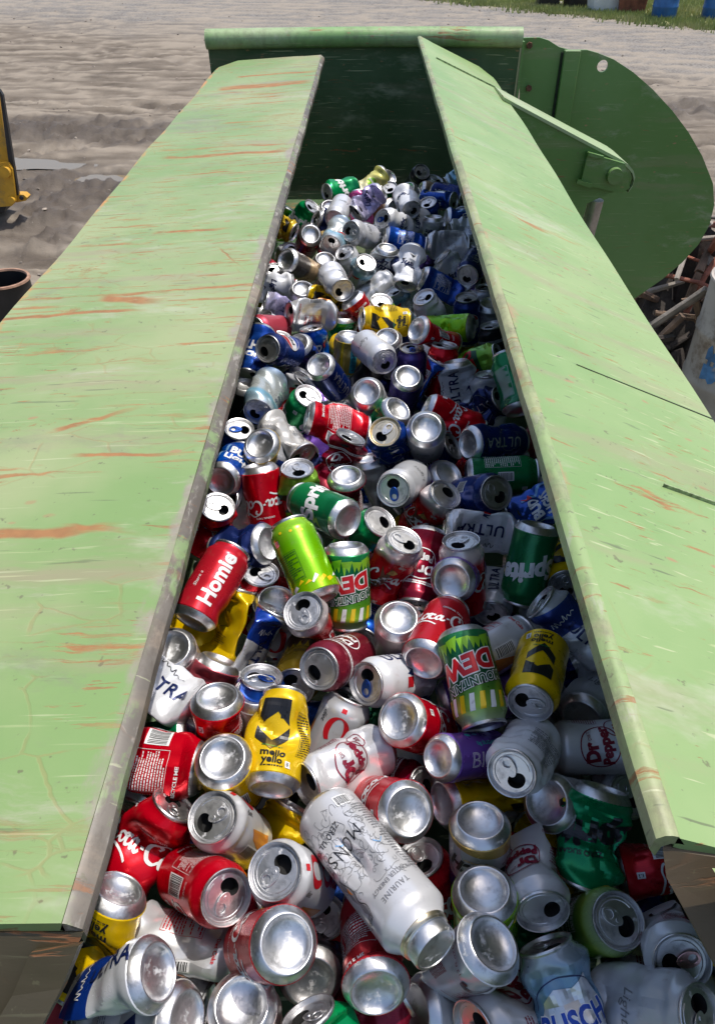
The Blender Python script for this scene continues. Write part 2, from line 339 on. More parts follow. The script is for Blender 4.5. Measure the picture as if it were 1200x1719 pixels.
# grass verge beyond the gravel
grass_m = NT('grass_blades'); gp = grass_m.coord('Object')
grass_m.set('Base Color', grass_m.ramp(grass_m.noise(gp, .9, 4), [(.3, (.19, .25, .07)), (.5, (.30, .34, .11)), (.7, (.44, .42, .20))])); grass_m.set('Roughness', .7)
def edge_y(x): return 28.6 - .97 * x
gv = []; gf = []
for k in range(60000):
    x = rr.uniform(-2.5, 15); d = rr.random() ** 1.7 * 7
    y = edge_y(x) + d + rr.uniform(-.5, .5) * (1 if rr.random() < .8 else 2.2)
    if y < 8: continue
    h = rr.uniform(.05, .12) * (1 + d * .12); a = rr.uniform(0, 3.14); w = rr.uniform(.015, .04); lx = rr.uniform(-.5, .5) * h; ly = rr.uniform(-.5, .5) * h
    b = len(gv); gv += [(x - w * math.cos(a), y - w * math.sin(a), -.05), (x + w * math.cos(a), y + w * math.sin(a), -.05), (x + lx, y + ly, h + .03)]; gf.append((b, b + 1, b + 2))
tag(mesh_obj('grass', gv, gf, grass_m.m), 'green and straw coloured grass along the far edge of the yard', 'grass', kind='stuff')
turf = simple('turf', (.30, .30, .14), .95, 0, .4, 2, .5, .05)
tv = []; tf = []
for i in range(61):
    for j in range(25):
        x = -3 + 19 * i / 60; d = 40 * (j / 24) ** 2.2; tv.append((x, edge_y(x) + .1 + d + (.35 * math.sin(i * 1.7) + .25 * math.sin(i * 3.1) if j < 3 else 0), (-.12 if j == 0 else .035 + .03 * math.sin(i * 2.3 + j) * math.cos(j * 1.9))))
for i in range(60):
    for j in range(24): tf.append((i * 25 + j, i * 25 + 25 + j, i * 25 + 26 + j, i * 25 + j + 1))
tag(mesh_obj('grass_verge', tv, tf, turf, smooth=True), kind='structure')

# ================================================================== baler hopper
def W(X_, h_, D_): return Vector((X_, h_, CAM_H - D_))
hop = empty('baler_hopper', (0, 1.8, 0))
tag(hop, 'long green steel hopper of a baler filled with drink cans', 'baler')
def hp(name, bm, mat, smooth=False, parent=None):
    o = bm_obj(name, bm, mat, None, smooth); p_ = parent or hop
    o.parent = p_; o.matrix_parent_inverse = p_.matrix_world.inverted() if p_.parent is None else (p_.parent.matrix_world @ p_.matrix_parent_inverse @ p_.matrix_basis).inverted()
    return o
bpy.context.view_layer.update()
def sheet(bm, rows, th):
    """rows: list of polylines (each a list of points, same count); closed sheet with thickness th along averaged normals (downwards)"""
    nr, nc = len(rows), len(rows[0])
    top = [[bm.verts.new(p) for p in r] for r in rows]
    bot = [[bm.verts.new(Vector(p) - Vector(th)) for p in r] for r in rows]
    for i in range(nr - 1):
        for j in range(nc - 1):
            bm.faces.new((top[i][j], top[i][j + 1], top[i + 1][j + 1], top[i + 1][j])); bm.faces.new((bot[i][j], bot[i + 1][j], bot[i + 1][j + 1], bot[i][j + 1]))
    for i in range(nr - 1):
        for j in (0, nc - 1): bm.faces.new((top[i][j], top[i + 1][j], bot[i + 1][j], bot[i][j]))
    for j in range(nc - 1):
        for i in (0, nr - 1): bm.faces.new((top[i][j], bot[i][j], bot[i][j + 1], top[i][j + 1]))
rw = random.Random(8)
# flat panel (with slight dents and wavy lip)
hs = [.214 + (3.58 - .214) * k / 60 for k in range(61)]
rows = []
for k, h in enumerate(hs):
    wob = .0022 * math.sin(h * 5) + .0018 * math.sin(h * 13 + 1)
    o_x = -.611 if h < 3.46 else -.611 + (h - 3.46) * .55
    rows.append([W(x, h, .563 + (.536 - .563) * (x + .611) / .41 + wob * (1 if abs(x) > .3 else .4)) for x in [o_x + (-.2015 - o_x) * q / 10 for q in range(11)]])
bm = bmesh.new(); sheet(bm, rows, (0, 0, .012)); hp('flat_panel', bm, M['panel_flat'], True)
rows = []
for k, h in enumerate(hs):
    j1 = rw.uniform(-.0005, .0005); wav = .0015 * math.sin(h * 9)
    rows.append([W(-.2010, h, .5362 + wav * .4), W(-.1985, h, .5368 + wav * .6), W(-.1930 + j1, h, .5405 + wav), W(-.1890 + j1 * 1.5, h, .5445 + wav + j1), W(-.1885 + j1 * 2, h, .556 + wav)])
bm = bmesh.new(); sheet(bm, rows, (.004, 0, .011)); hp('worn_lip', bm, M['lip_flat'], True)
# near flange of the flat panel
bm = bmesh.new()
prism(bm, [W(-.189, .213, .548), W(-.203, .196, .574), W(-.222, .172, .602), W(-.262, .140, .665), W(-.33, .07, .80), W(-.64, .07, .80), W(-.62, .213, .566)], (0, .012, -.006))
hp('end_flange', bm, M['flange'])
bm = bmesh.new()
sheet(bm, [[W(-.190, .205, .549), W(-.222, .201, .552)], [W(-.203, .188, .576), W(-.236, .184, .579)], [W(-.222, .164, .604), W(-.257, .160, .606)], [W(-.262, .132, .667), W(-.297, .128, .669)], [W(-.33, .062, .802), W(-.365, .058, .804)]], (0, -.006, .008))
hp('flange_edge_strip', bm, M['flange'])
# sloping panel
def sp(X_): return .469 + .425 * (X_ - .1895)
hs2 = [.248 + (3.62 - .248) * k / 60 for k in range(61)]
rows = []
for h in hs2:
    wob = .0025 * math.sin(h * 4 + 1) + .0015 * math.sin(h * 11)
    ox = .50 if h < 3.5 else .50 - (h - 3.5) * .42
    rows.append([W(x, h, sp(x) + wob * (.3 if x < .25 else 1)) for x in [.2035 + (ox - .2035) * q / 10 for q in range(11)]])
bm = bmesh.new(); sheet(bm, rows, (0, 0, .012)); hp('sloping_panel', bm, M['panel_slope'], True)
rows = []
for h in hs2:
    j1 = rw.uniform(-.0007, .0007)
    rows.append([W(.2040, h, sp(.2040) - .0005), W(.1995, h, sp(.1995)), W(.1945 + j1, h, .4735), W(.1895 + j1, h, .4775), W(.1880 + j1 * 1.5, h, .490 + j1)])
bm = bmesh.new(); sheet(bm, rows, (-.006, 0, .010)); hp('rolled_lip', bm, M['lip_slope'], True)
# plate seams with weld beads on the sloping panel
for (h, xa, xb, dk) in ((.929, .285, .500, 1), (.692, .34, .500, 0), (3.21, .24, .515, 0)):
    bm = bmesh.new()
    prism(bm, [W(xa, h + .004, sp(xa) - .0045), W(xb, h + .012, sp(xb) - .0045), W(xb, h + .0150, sp(xb) - .0045), W(xa, h + .0055, sp(xa) - .0045)], (0, 0, -.010))
    hp('plate_seam', bm, M['gap'] if dk else M['weld'])
# raised doubler strip along the middle of the sloping panel
# near flange of the sloping panel
bm = bmesh.new()
prism(bm, [W(.196, .246, .487), W(.24, .246, sp(.24) + .008), W(.31, .21, .575), W(.40, .15, .70), W(.33, .13, .70), W(.235, .208, .56), W(.20, .236, .505)], (.004, .010, 0))
hp('end_flange', bm, M['flange'])
bm = bmesh.new()
prism(bm, [W(.222, .232, sp(.222) + .000), W(.250, .236, sp(.25) - .002), W(.335, .176, .592), W(.43, .105, .730), W(.412, .105, .735), W(.302, .182, .580)], (0, -.008, .004))
hp('flange_fold', bm, M['lip_slope'])
bm = bmesh.new()
prism(bm, [W(.25, .246, sp(.25) + .012), W(.52, .246, sp(.52) + .012), W(.60, .246, .95), W(.42, .246, .95)], (0, .010, 0))
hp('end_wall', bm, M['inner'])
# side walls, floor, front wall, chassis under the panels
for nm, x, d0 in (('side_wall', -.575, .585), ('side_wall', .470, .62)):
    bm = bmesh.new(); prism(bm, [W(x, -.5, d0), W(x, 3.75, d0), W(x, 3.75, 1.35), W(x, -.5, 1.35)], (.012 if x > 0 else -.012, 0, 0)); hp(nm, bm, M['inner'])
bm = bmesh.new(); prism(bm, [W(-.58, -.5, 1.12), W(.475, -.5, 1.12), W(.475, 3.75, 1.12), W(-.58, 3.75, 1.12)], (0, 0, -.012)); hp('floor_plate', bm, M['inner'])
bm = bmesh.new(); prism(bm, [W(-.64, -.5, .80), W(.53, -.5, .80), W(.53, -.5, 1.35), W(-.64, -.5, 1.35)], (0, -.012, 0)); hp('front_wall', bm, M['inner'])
for x in (-.56, .45):
    bm = bmesh.new(); box(bm, (x, 1.7, .95), (.12, 4.6, .22)); hp('chassis_beam', bm, M['dark'])
for x in (-.56, .45):
    for y in (-.3, 1.7, 3.6):
        bm = bmesh.new(); box(bm, (x, y, .40), (.11, .11, .92)); hp('support_leg', bm, M['dark'])
# curved back plate with rolled top edge
HB = 3.75
cols = 28; rws = 14
def bp(u, v):   # u across, v down
    x = -.695 + (.633 + .695) * u
    bow = .035 * math.sin(math.pi * u)
    return W(x, HB + bow + .05 * v * (1 - v) * 2, .478 - .010 * (u - .5) + v * .9)
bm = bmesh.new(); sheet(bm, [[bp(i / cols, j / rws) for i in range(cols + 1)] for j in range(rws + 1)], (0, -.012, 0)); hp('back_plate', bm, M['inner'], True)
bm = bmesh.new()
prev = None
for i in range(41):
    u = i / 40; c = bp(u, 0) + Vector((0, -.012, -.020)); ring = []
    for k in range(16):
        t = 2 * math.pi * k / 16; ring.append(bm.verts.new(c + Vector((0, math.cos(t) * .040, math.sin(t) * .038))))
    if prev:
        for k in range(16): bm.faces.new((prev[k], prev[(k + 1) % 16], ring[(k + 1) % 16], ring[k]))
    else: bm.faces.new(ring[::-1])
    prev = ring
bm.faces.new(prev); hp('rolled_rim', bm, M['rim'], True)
# rolled rim of the back plate: sunlight put into its lighter colour
# round gate plate
def px(x, y, h):
    """point of the vertical plane at distance h seen at photo position (x, y): used once to take the outline of the gate off the photo"""
    p_ = R(39.54); ps = R(.866)
    fh = Vector((-math.sin(ps), math.cos(ps), 0)); rt = Vector((math.cos(ps), math.sin(ps), 0)); fw = fh * math.cos(p_) + Vector((0, 0, -math.sin(p_))); up = fh * math.sin(p_) + Vector((0, 0, math.cos(p_)))
    d = fw + rt * ((x - 600) / 1275) - up * ((y - 859.5) / 1275)
    return Vector((0, 0, CAM_H)) + d * (h / d.y)
GH = 3.80
ol = [(872, 64), (905, 63), (921, 68), (938, 79), (956, 84), (985, 84), (1003, 89), (1030, 100), (1062, 121), (1095, 150), (1128, 186), (1155, 222), (1178, 262), (1196, 308), (1198, 345), (1190, 378), (1172, 410), (1145, 440), (1112, 468), (1078, 492), (1020, 530), (940, 560), (872, 560)]
pl = [px(x, y, GH) for x, y in ol]
hc = px(1011, 111, GH); hr = .024
bm = bmesh.new()
ov = [bm.verts.new(p) for p in pl]; oe = [bm.edges.new((ov[i], ov[(i + 1) % len(ov)])) for i in range(len(ov))]
hv = [bm.verts.new(hc + Vector((math.cos(t) * hr, 0, math.sin(t) * hr))) for t in [2 * math.pi * k / 14 for k in range(14)]]
he = [bm.edges.new((hv[i], hv[(i + 1) % 14])) for i in range(14)]
bmesh.ops.triangle_fill(bm, edges=oe + he, use_beauty=True)
ex = bmesh.ops.extrude_face_region(bm, geom=list(bm.faces)); bmesh.ops.translate(bm, verts=[v for v in ex['geom'] if isinstance(v, bmesh.types.BMVert)], vec=(0, .014, 0))
gate = hp('round_gate_plate', bm, M['dark'])
bm = bmesh.new(); a = px(935, 83, GH - .004); b = px(957, 250, GH - .004)
box(bm, ((a.x + b.x) / 2, GH - .016, (a.z + b.z) / 2), (abs(b.x - a.x) * .55, .026, abs(a.z - b.z))); bevel(bm, .003); hp('gate_rib', bm, M['dark'], parent=gate)
bm = bmesh.new(); box(bm, (px(946, 100, GH).x - .012, GH - .004, (a.z + b.z) / 2 + .01), (.010, .010, abs(a.z - b.z) * .9)); hp('rib_gap', bm, M['gap'], parent=gate)
rust_m = simple('rusty_bolt', (.13, .06, .035), .85, .2, .4, 60)
for (x, y) in ((888, 76), (887, 148)):
    c = px(x, y, GH - .006); bm = bmesh.new(); tube(bm, c, c + Vector((0, -.010, 0)), .014, .013, 6); hp('bolt', bm, rust_m, parent=gate)
bm = bmesh.new(); a = px(878, 45, HB + .03); box(bm, (a.x + .004, HB + .03, a.z - .215), (.010, .06, .33)); hp('back_plate_edge', bm, M['dark'])
# lug arm of the sloping lid: two plates, a top strip, pin housing
AH = 3.02
def armplate(h, mat, off=(0, 0)):
    o_ = [(840, 168), (866, 179), (930, 213), (990, 245), (1028, 265), (1041, 271), (1051, 279), (1058, 289), (1060, 299), (1057, 310), (1047, 320), (1022, 324), (985, 342), (960, 356), (915, 330), (850, 300)]
    bm = bmesh.new(); prism(bm, [px(x, y, AH) + Vector((off[0], h - AH, off[1])) for x, y in o_], (0, .016, 0)); bevel(bm, .003)
    return hp('lug_arm', bm, mat)
arm = armplate(AH, M['dark']); arm2 = armplate(AH + .16, M['dark'], (-.02, .0))
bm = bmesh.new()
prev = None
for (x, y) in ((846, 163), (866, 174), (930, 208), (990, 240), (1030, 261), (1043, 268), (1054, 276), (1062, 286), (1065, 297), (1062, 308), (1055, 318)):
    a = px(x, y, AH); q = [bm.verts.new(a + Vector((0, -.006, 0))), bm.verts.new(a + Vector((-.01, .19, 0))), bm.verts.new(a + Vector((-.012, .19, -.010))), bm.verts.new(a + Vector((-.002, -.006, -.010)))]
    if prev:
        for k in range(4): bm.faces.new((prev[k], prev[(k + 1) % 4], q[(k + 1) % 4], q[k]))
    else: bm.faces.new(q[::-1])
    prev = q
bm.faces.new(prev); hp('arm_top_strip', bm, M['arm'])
c = px(1018, 284, AH)
bm = bmesh.new(); prism(bm, [px(x, y, AH - .002) for x, y in ((984, 254), (1046, 272), (1054, 312), (1040, 322), (972, 306))], (0, -.022, 0)); bevel(bm, .004); hp('pin_housing', bm, M['dark'], parent=arm)
for pp in ([(986, 254), (1012, 261), (1012, 266), (985, 260)], [(968, 300), (992, 307), (990, 314), (966, 306)]):
    bm = bmesh.new(); prism(bm, [px(x, y, AH - .026) for x, y in pp], (0, -.014, 0)); hp('housing_lug', bm, M['dark'], parent=arm)
c = px(1030, 294, AH - .024); bm = bmesh.new(); tube(bm, c, c + Vector((0, -.022, 0)), .030, .028, 24); hp('pivot_pin', bm, M['dark'], True, parent=arm)
a = px(1000, 335, AH + .1); bm = bmesh.new(); tube(bm, a, Vector((a.x - .10, a.y + .04, .0)), .030, .030, 18); hp('hydraulic_rod', bm, M['steel'], True)

# ================================================================== things in the yard
def barrel(name, loc, rad, ht, mat, rim_m, label, group=None, ribs=2, open_top=True, in_m=None, seg=40):
    root = empty(name, loc); tag(root, label, 'barrel', group)
    prof = [(rad * .97, 0), (rad, .02)]
    for k in range(1, ribs + 1):
        z = ht * k / (ribs + 1)
        prof += [(rad, z - .030), (rad * 1.028, z - .012), (rad * 1.028, z + .012), (rad, z + .030)]
    prof += [(rad, ht - .05), (rad, ht)]
    bm = bmesh.new(); lathe(bm, prof, seg, cap0=True, cap1=not open_top); bo = bm_obj('body', bm, mat, root, True)
    if open_top:
        bm = bmesh.new(); lathe(bm, [(rad - .012, ht), (rad - .012, ht * .45)], seg, cap1=True); bm_obj('inside', bm, in_m or mat, root, True, recalc=False)
    bm = bmesh.new()
    lathe(bm, [(rad - .014, ht - .004), (rad - .010, ht + .008), (rad + .006, ht + .008), (rad + .010, ht - .004), (rad - .014, ht - .004)], seg); bm_obj('rim', bm, rim_m, root, True)
    return root
white_b = simple('dirty_white_plastic', (.42, .40, .36), .6, 0, .18, 5, .3, .006, dirt=(.20, .165, .125))
black_b = simple('black_plastic', (.013, .013, .014), .45, 0, .4, 6, .2)
blue_b = simple('blue_barrel_plastic', (.025, .12, .33), .4, 0, .2, 4)
coppery = simple('rusty_rim', (.36, .21, .14), .7, .2, .3, 20)
brown_in = simple('barrel_inside_grime', (.16, .11, .075), .9, 0, .5, 9)
wb = barrel('plastic_barrel', (2.24, 4.16, -.02), .29, .90, white_b, simple('pale_rim', (.45, .40, .35), .6), 'dirty white open barrel with a torn blue sticker by the scrap heap', in_m=brown_in)
# torn blue sticker on the barrel
sv = []; sf = []; rs = random.Random(3)
for i in range(11):
    for j in range(7):
        t = R(205 + i * 4.2); z = .36 + j * .030 + (rs.uniform(-.02, .02) if j in (0, 6) else 0) + (.03 if j == 6 and i % 3 == 1 else 0)
        sv.append((.2935 * math.cos(t), .2935 * math.sin(t), z))
for i in range(10):
    for j in range(6):
        if rs.random() < .12: continue
        sf.append((i * 7 + j, (i + 1) * 7 + j, (i + 1) * 7 + j + 1, i * 7 + j + 1))
mesh_obj('sticker', sv, sf, simple('blue_sticker', (.06, .20, .42), .6, 0, .4, 14, dirt=(.4, .39, .36)), wb, True)
barrel('steel_drum', (-2.39, 4.77, -.02), .162, .63, black_b, coppery, 'black open drum with a coppery rim beside the flat panel', in_m=black_b, ribs=1)
# yellow machine leg
yel = simple('yellow_machine_paint', (.62, .33, .025), .42, 0, .16, 5, .15, dirt=(.30, .19, .06)); blk = simple('black_rubber', (.02, .02, .022), .5, 0, .3, 10)
lg = empty('machine_stabiliser', (-4.3, 7.6, 0)); tag(lg, 'yellow machine stabiliser leg with black hose on the mud', 'machine leg')
def lgp(name, bm, mat, smooth=False):
    o = bm_obj(name, bm, mat, lg, smooth); o.location = (-lg.location[0], -lg.location[1], 0); return o
LH = 7.6
bm = bmesh.new(); prism(bm, [px(x, y, LH) for x, y in ((-70, 140), (-3, 155), (16, 275), (12, 300), (-80, 300))], (0, .10, 0)); bevel(bm, .01); lgp('inner_beam', bm, yel)
bm = bmesh.new(); prism(bm, [px(x, y, LH - .03) for x, y in ((-1, 150), (5, 160), (32, 328), (25, 328), (14, 265))], (0, .04, 0)); bevel(bm, .005); lgp('hose_guard', bm, blk)
bm = bmesh.new(); prism(bm, [px(x, y, LH - .06) for x, y in ((-40, 272), (15, 274), (21, 284), (28, 338), (20, 346), (-40, 350))], (0, .10, 0)); bevel(bm, .008); lgp('knuckle_plate', bm, yel)
for (x, y, r_) in ((10, 288, .055), (21, 335, .035)):
    c = px(x, y, LH - .065); bm = bmesh.new(); tube(bm, c, c + Vector((0, -.03, 0)), r_, r_ * .9, 20); lgp('pivot_pin', bm, yel if r_ > .031 else blk, True)
bm = bmesh.new(); prism(bm, [px(x, y, LH - .02) for x, y in ((26, 326), (40, 327), (46, 332), (44, 337), (28, 340))], (0, .10, 0)); bevel(bm, .006); lgp('towing_eye', bm, yel)
c = px(37, 332, LH - .03); bm = bmesh.new(); tube(bm, c, c + Vector((0, -.012, 0)), .02, .02, 12); lgp('eye_hole', bm, blk)
bm = bmesh.new(); prism(bm, [px(x, y, LH + .02) for x, y in ((-60, 346), (12, 344), (8, 356), (-60, 360))], (0, .3, 0)); lgp('foot_pad', bm, blk)
# row of containers beyond the grass
fard = [(7.28, 22.6, 'plastic_barrel', blue_b, .30, .92, 'blue barrel nearest the brown bale on the grass verge'), (8.45, 22.4, 'plastic_barrel', blue_b, .30, .92, 'blue barrel beside the white tank on the grass verge')]
for (x, y, nm, mt, r_, h_, lb) in fard: barrel(nm, (x, y, -.02), r_, h_, mt, mt, lb, 'blue barrels on the verge', open_top=False, seg=24)
white_t = simple('white_tank_plastic', (.62, .64, .66), .5, 0, .1, 3)
barrel('plastic_tank', (9.15, 22.2, -.02), .26, .95, white_t, white_t, 'white tank at the end of the row on the verge', ribs=3, open_top=False, seg=24)
def tub(name, x, y, sx, sy, sz, mat, rim, label, lean=0):
    root = empty(name, (x, y, -.02)); tag(root, label, 'container'); root.rotation_euler = (0, 0, lean)
    bm = bmesh.new()
    a = [bm.verts.new((dx * sx * .42, dy * sy * .42, 0)) for dx, dy in ((-1, -1), (1, -1), (1, 1), (-1, 1))]; b = [bm.verts.new((dx * sx * .5, dy * sy * .5, sz)) for dx, dy in ((-1, -1), (1, -1), (1, 1), (-1, 1))]
    for i in range(4): bm.faces.new((a[i], a[(i + 1) % 4], b[(i + 1) % 4], b[i]))
    bm.faces.new(a[::-1]); bm.faces.new(b); bevel(bm, .04, 2); bm_obj('shell', bm, mat, root, True)
    bm = bmesh.new(); box(bm, (0, 0, sz * .96), (sx * 1.04, sy * 1.04, .05)); bevel(bm, .012); bm_obj('rim', bm, rim, root)
tub('storage_tub', 4.82, 25.0, .62, .5, .55, black_b, black_b, 'black tub standing alone at the start of the row on the verge')
tub('storage_tub', 5.54, 24.7, .62, .5, .55, black_b, black_b, 'black tub next to the white sack on the verge', .2)
tub('white_sack', 6.1, 24.0, .78, .6, .62, white_t, white_t, 'pale white bulk sack on the grass verge', .1)
tub('rusty_crate', 6.75, 23.7, .72, .6, .5, simple('rusty_brown', (.17, .06, .035), .85, 0, .4, 5), rust_m, 'rusty brown bale between white sack and blue barrels', -.15)
for k, (x, y) in enumerate(((5.05, 25.5), (5.85, 25.2))):
    bm = bmesh.new(); prism(bm, [(x, y, -.03), (x + .5, y - .1, -.02), (x + .55, y + .1, 0), (x + .1, y + .2, .05)], (0, 0, .05)); tag(bm_obj('cardboard_sheet', bm, simple('pale_card', (.5, .46, .4), .8)), ('flat pale sheet in front of the first black tub', 'flat pale sheet in front of the second black tub')[k], 'cardboard')
# scrap heap on the other side of the hopper
brush = [simple('scrap_brown', (.20, .135, .095), .9, 0, .35, 8, .5, .01), simple('scrap_grey', (.30, .26, .22), .85, 0, .3, 8, .5, .01), simple('scrap_red', (.32, .12, .08), .85, 0, .3, 8, .4, .01), simple('scrap_dark', (.05, .04, .034), .9, 0, .4, 8, .5, .01)]
sc = random.Random(12)
bm = bmesh.new()
for i in range(24):
    for j in range(24): bm.verts.new((1.35 + 1.9 * i / 23, 4.2 + 2.4 * j / 23, -.05 + .75 * math.sin(math.pi * i / 23) * math.sin(math.pi * j / 23) * (.6 + .8 * sc.random())))
bm.verts.ensure_lookup_table()
for i in range(23):
    for j in range(23): bm.faces.new([bm.verts[k] for k in (i * 24 + j, i * 24 + 24 + j, i * 24 + 25 + j, i * 24 + j + 1)])
tag(bm_obj('scrap_debris', bm, brush[3]), 'dark heap of broken scrap behind the sloping panel', 'scrap', kind='stuff')
desc = ['bent brown', 'splintered grey', 'reddish', 'rusty flat', 'long brown', 'short grey', 'dark', 'broken reddish', 'thin pale', 'thick brown']
for k in range(60):
    x = sc.uniform(1.45, 2.35); y = sc.uniform(4.35, 5.6); z = sc.uniform(.15, .95) * (1 - .25 * abs(y - 5.1))
    d = Vector((sc.uniform(-1, 1), sc.uniform(-1, 1), sc.uniform(-.9, .9))).normalized(); L_ = sc.uniform(.25, .75); r_ = sc.uniform(.008, .032)
    m = brush[[0, 1, 2, 0, 0, 1, 3, 2, 1, 0][k % 10]]
    p0 = Vector((x, y, z)) - d * L_ / 2; mid = Vector((x, y, z)) + Vector((sc.uniform(-.06, .06), sc.uniform(-.06, .06), sc.uniform(-.05, .05))); p1 = Vector((x, y, z)) + d * L_ / 2
    bm = bmesh.new(); tube(bm, p0, mid, r_, r_ * .95, 7); tube(bm, mid, p1, r_ * .95, r_ * .7, 7)
    for v in bm.verts: v.co += Vector((sc.uniform(-1, 1), sc.uniform(-1, 1), sc.uniform(-1, 1))) * r_ * .22
    tag(bm_obj('scrap_stick', bm, m), ('brown', 'pale grey', 'reddish', 'blackened')[brush.index(m)] + ' stick in the scrap heap between the round gate and white barrel', 'scrap', ('brown', 'pale grey', 'reddish', 'blackened')[brush.index(m)] + ' sticks in the scrap heap')
for k, (x, y, z, a_) in enumerate(((2.20, 4.75, .98, .5), (1.95, 4.9, .80, -.3), (2.45, 5.0, 1.02, .2))):
    bm = bmesh.new(); box(bm, (0, 0, 0), (.42, .11, .035)); bevel(bm, .004); o = bm_obj('scrap_board', bm, brush[(2, 1, 2)[k]])
    o.location = (x, y, z); o.rotation_euler = (.3 * a_, .25, a_ + 1.2); tag(o, ('reddish board on top of the scrap heap by the barrel rim', 'grey board sticking out of the scrap heap', 'reddish board at the back of the scrap heap')[k], 'board', 'boards in the scrap heap')
# ================================================================== drink cans
# ---- colours of the printed lids, bodies and lettering
def ink(name, c, metal=.25, rough=.30):
    n = NT('ink_' + name); v = n.coord('Object')
    n.set('Base Color', n.mix(n.step(n.noise(v, 90, 4), .62, .72), c, tuple(x * .72 for x in c))); n.set('Metallic', metal); n.set('Roughness', rough); n.set('Coat Weight', .08); n.set('Coat Roughness', .15)
    return n.m
INK = {k: ink(k, c, m_) for k, (c, m_) in dict(white=((.78, .78, .78), .05), black=((.012, .012, .014), .1), red=((.55, .012, .02), .25), navy=((.012, .022, .10), .3), maroon=((.23, .012, .035), .25),
    yellow=((.80, .55, .01), .2), green=((.01, .22, .06), .3), lime=((.25, .55, .03), .3), silver=((.66, .67, .69), .85), gold=((.55, .38, .13), .6), blue=((.015, .07, .42), .35), brown=((.13, .055, .03), .1),
    teal=((.05, .42, .47), .3), orange=((.62, .22, .05), .3), dgreen=((.005, .07, .025), .3), sky=((.22, .42, .70), .3), grey=((.22, .22, .23), .2), pink=((.7, .25, .28), .2), purple=((.17, .08, .42), .3)).items()}
INKS = list(INK)
def alu(name, c=(.80, .80, .81), rough=.30, b=.25):
    n = NT(name); v = n.coord('Object')
    n.set('Metallic', 1.0); n.set('Base Color', n.mix(n.step(n.noise(v, 45, 7, .7), .50, .70), c, tuple(x * .58 for x in c)))
    st_ = n.step(n.noise(n.mapv(v, (1, 1, 1), (7, 3, 1)), 60, 6, .75), .58, .68)
    n.set('Metallic', n.math('MULTIPLY_ADD', st_, -.5, 1.0))
    n.set('Roughness', n.math('MULTIPLY_ADD', n.noise(v, 40, 3), .30, n.math('MULTIPLY_ADD', st_, .2, rough - .13))); n.bump(n.noise(v, 48, 4), b * 1.3, .0014)
    return n.m
ALU = alu('bare_aluminium', (.70, .70, .71), .36, .4); ALU_D = alu('dull_aluminium', (.46, .455, .45), .40); ALU_G = alu('gold_aluminium', (.78, .68, .50), .3); HOLE = simple('can_inside', (.018, .018, .018), .75, .2, .4, 40, 0)  # near-black hole colour stands in for shade inside the hollow can
TABBLUE = alu('blue_tab', (.03, .09, .38), .35); TABPINK = alu('pink_tab', (.72, .42, .40), .3)
# body paint: (stops along the height, metallic, roughness, dirt)
def body_mat(name, stops, metal=.45, rough=.27, const=False, dirt=.25, diag=0.0, wear=0.0, dcol=(.25, .19, .13)):
    n = NT('can_' + name); uv = n.coord('UV'); v = n.coord('Object')
    x, y, z = n.xyz(uv)
    t = n.math('ADD', y, n.math('MULTIPLY', n.math('SINE', n.math('MULTIPLY', x, 6.2832)), diag)) if diag else y
    col = n.ramp(t, stops, const)
    if wear: col = n.mix(n.step(n.noise(v, 26, 5, .7), .60 - wear * .25, .68 - wear * .25), col, (.55, .53, .51))
    dm = n.math('MULTIPLY', n.step(n.noise(v, 34, 6, .7), .56, .74), dirt)
    oi = n.t.nodes.new('ShaderNodeObjectInfo')
    hsv = n.t.nodes.new('ShaderNodeHueSaturation'); n.L(col, hsv.inputs['Color']); n.L(n.math('MULTIPLY_ADD', oi.outputs['Random'], .30, .84), hsv.inputs['Value']); n.L(n.math('MULTIPLY_ADD', oi.outputs['Random'], .12, .97), hsv.inputs['Saturation'])
    col = n.mix(dm, hsv.outputs[0], dcol)
    n.set('Base Color', col); n.set('Metallic', metal)
    n.set('Roughness', n.math('MULTIPLY_ADD', n.noise(v, 22, 3), .14, n.math('MULTIPLY_ADD', dm, .3, rough - .06))); n.set('Coat Weight', .10); n.set('Coat Roughness', .15); n.set('Specular IOR Level', .35)
    n.bump(n.noise(v, 42, 4), .22, .0014)
    return n.m
def flat(c): return [(0, c), (1, c)]
RED = (.60, .010, .022); GRN = (.008, .235, .075)
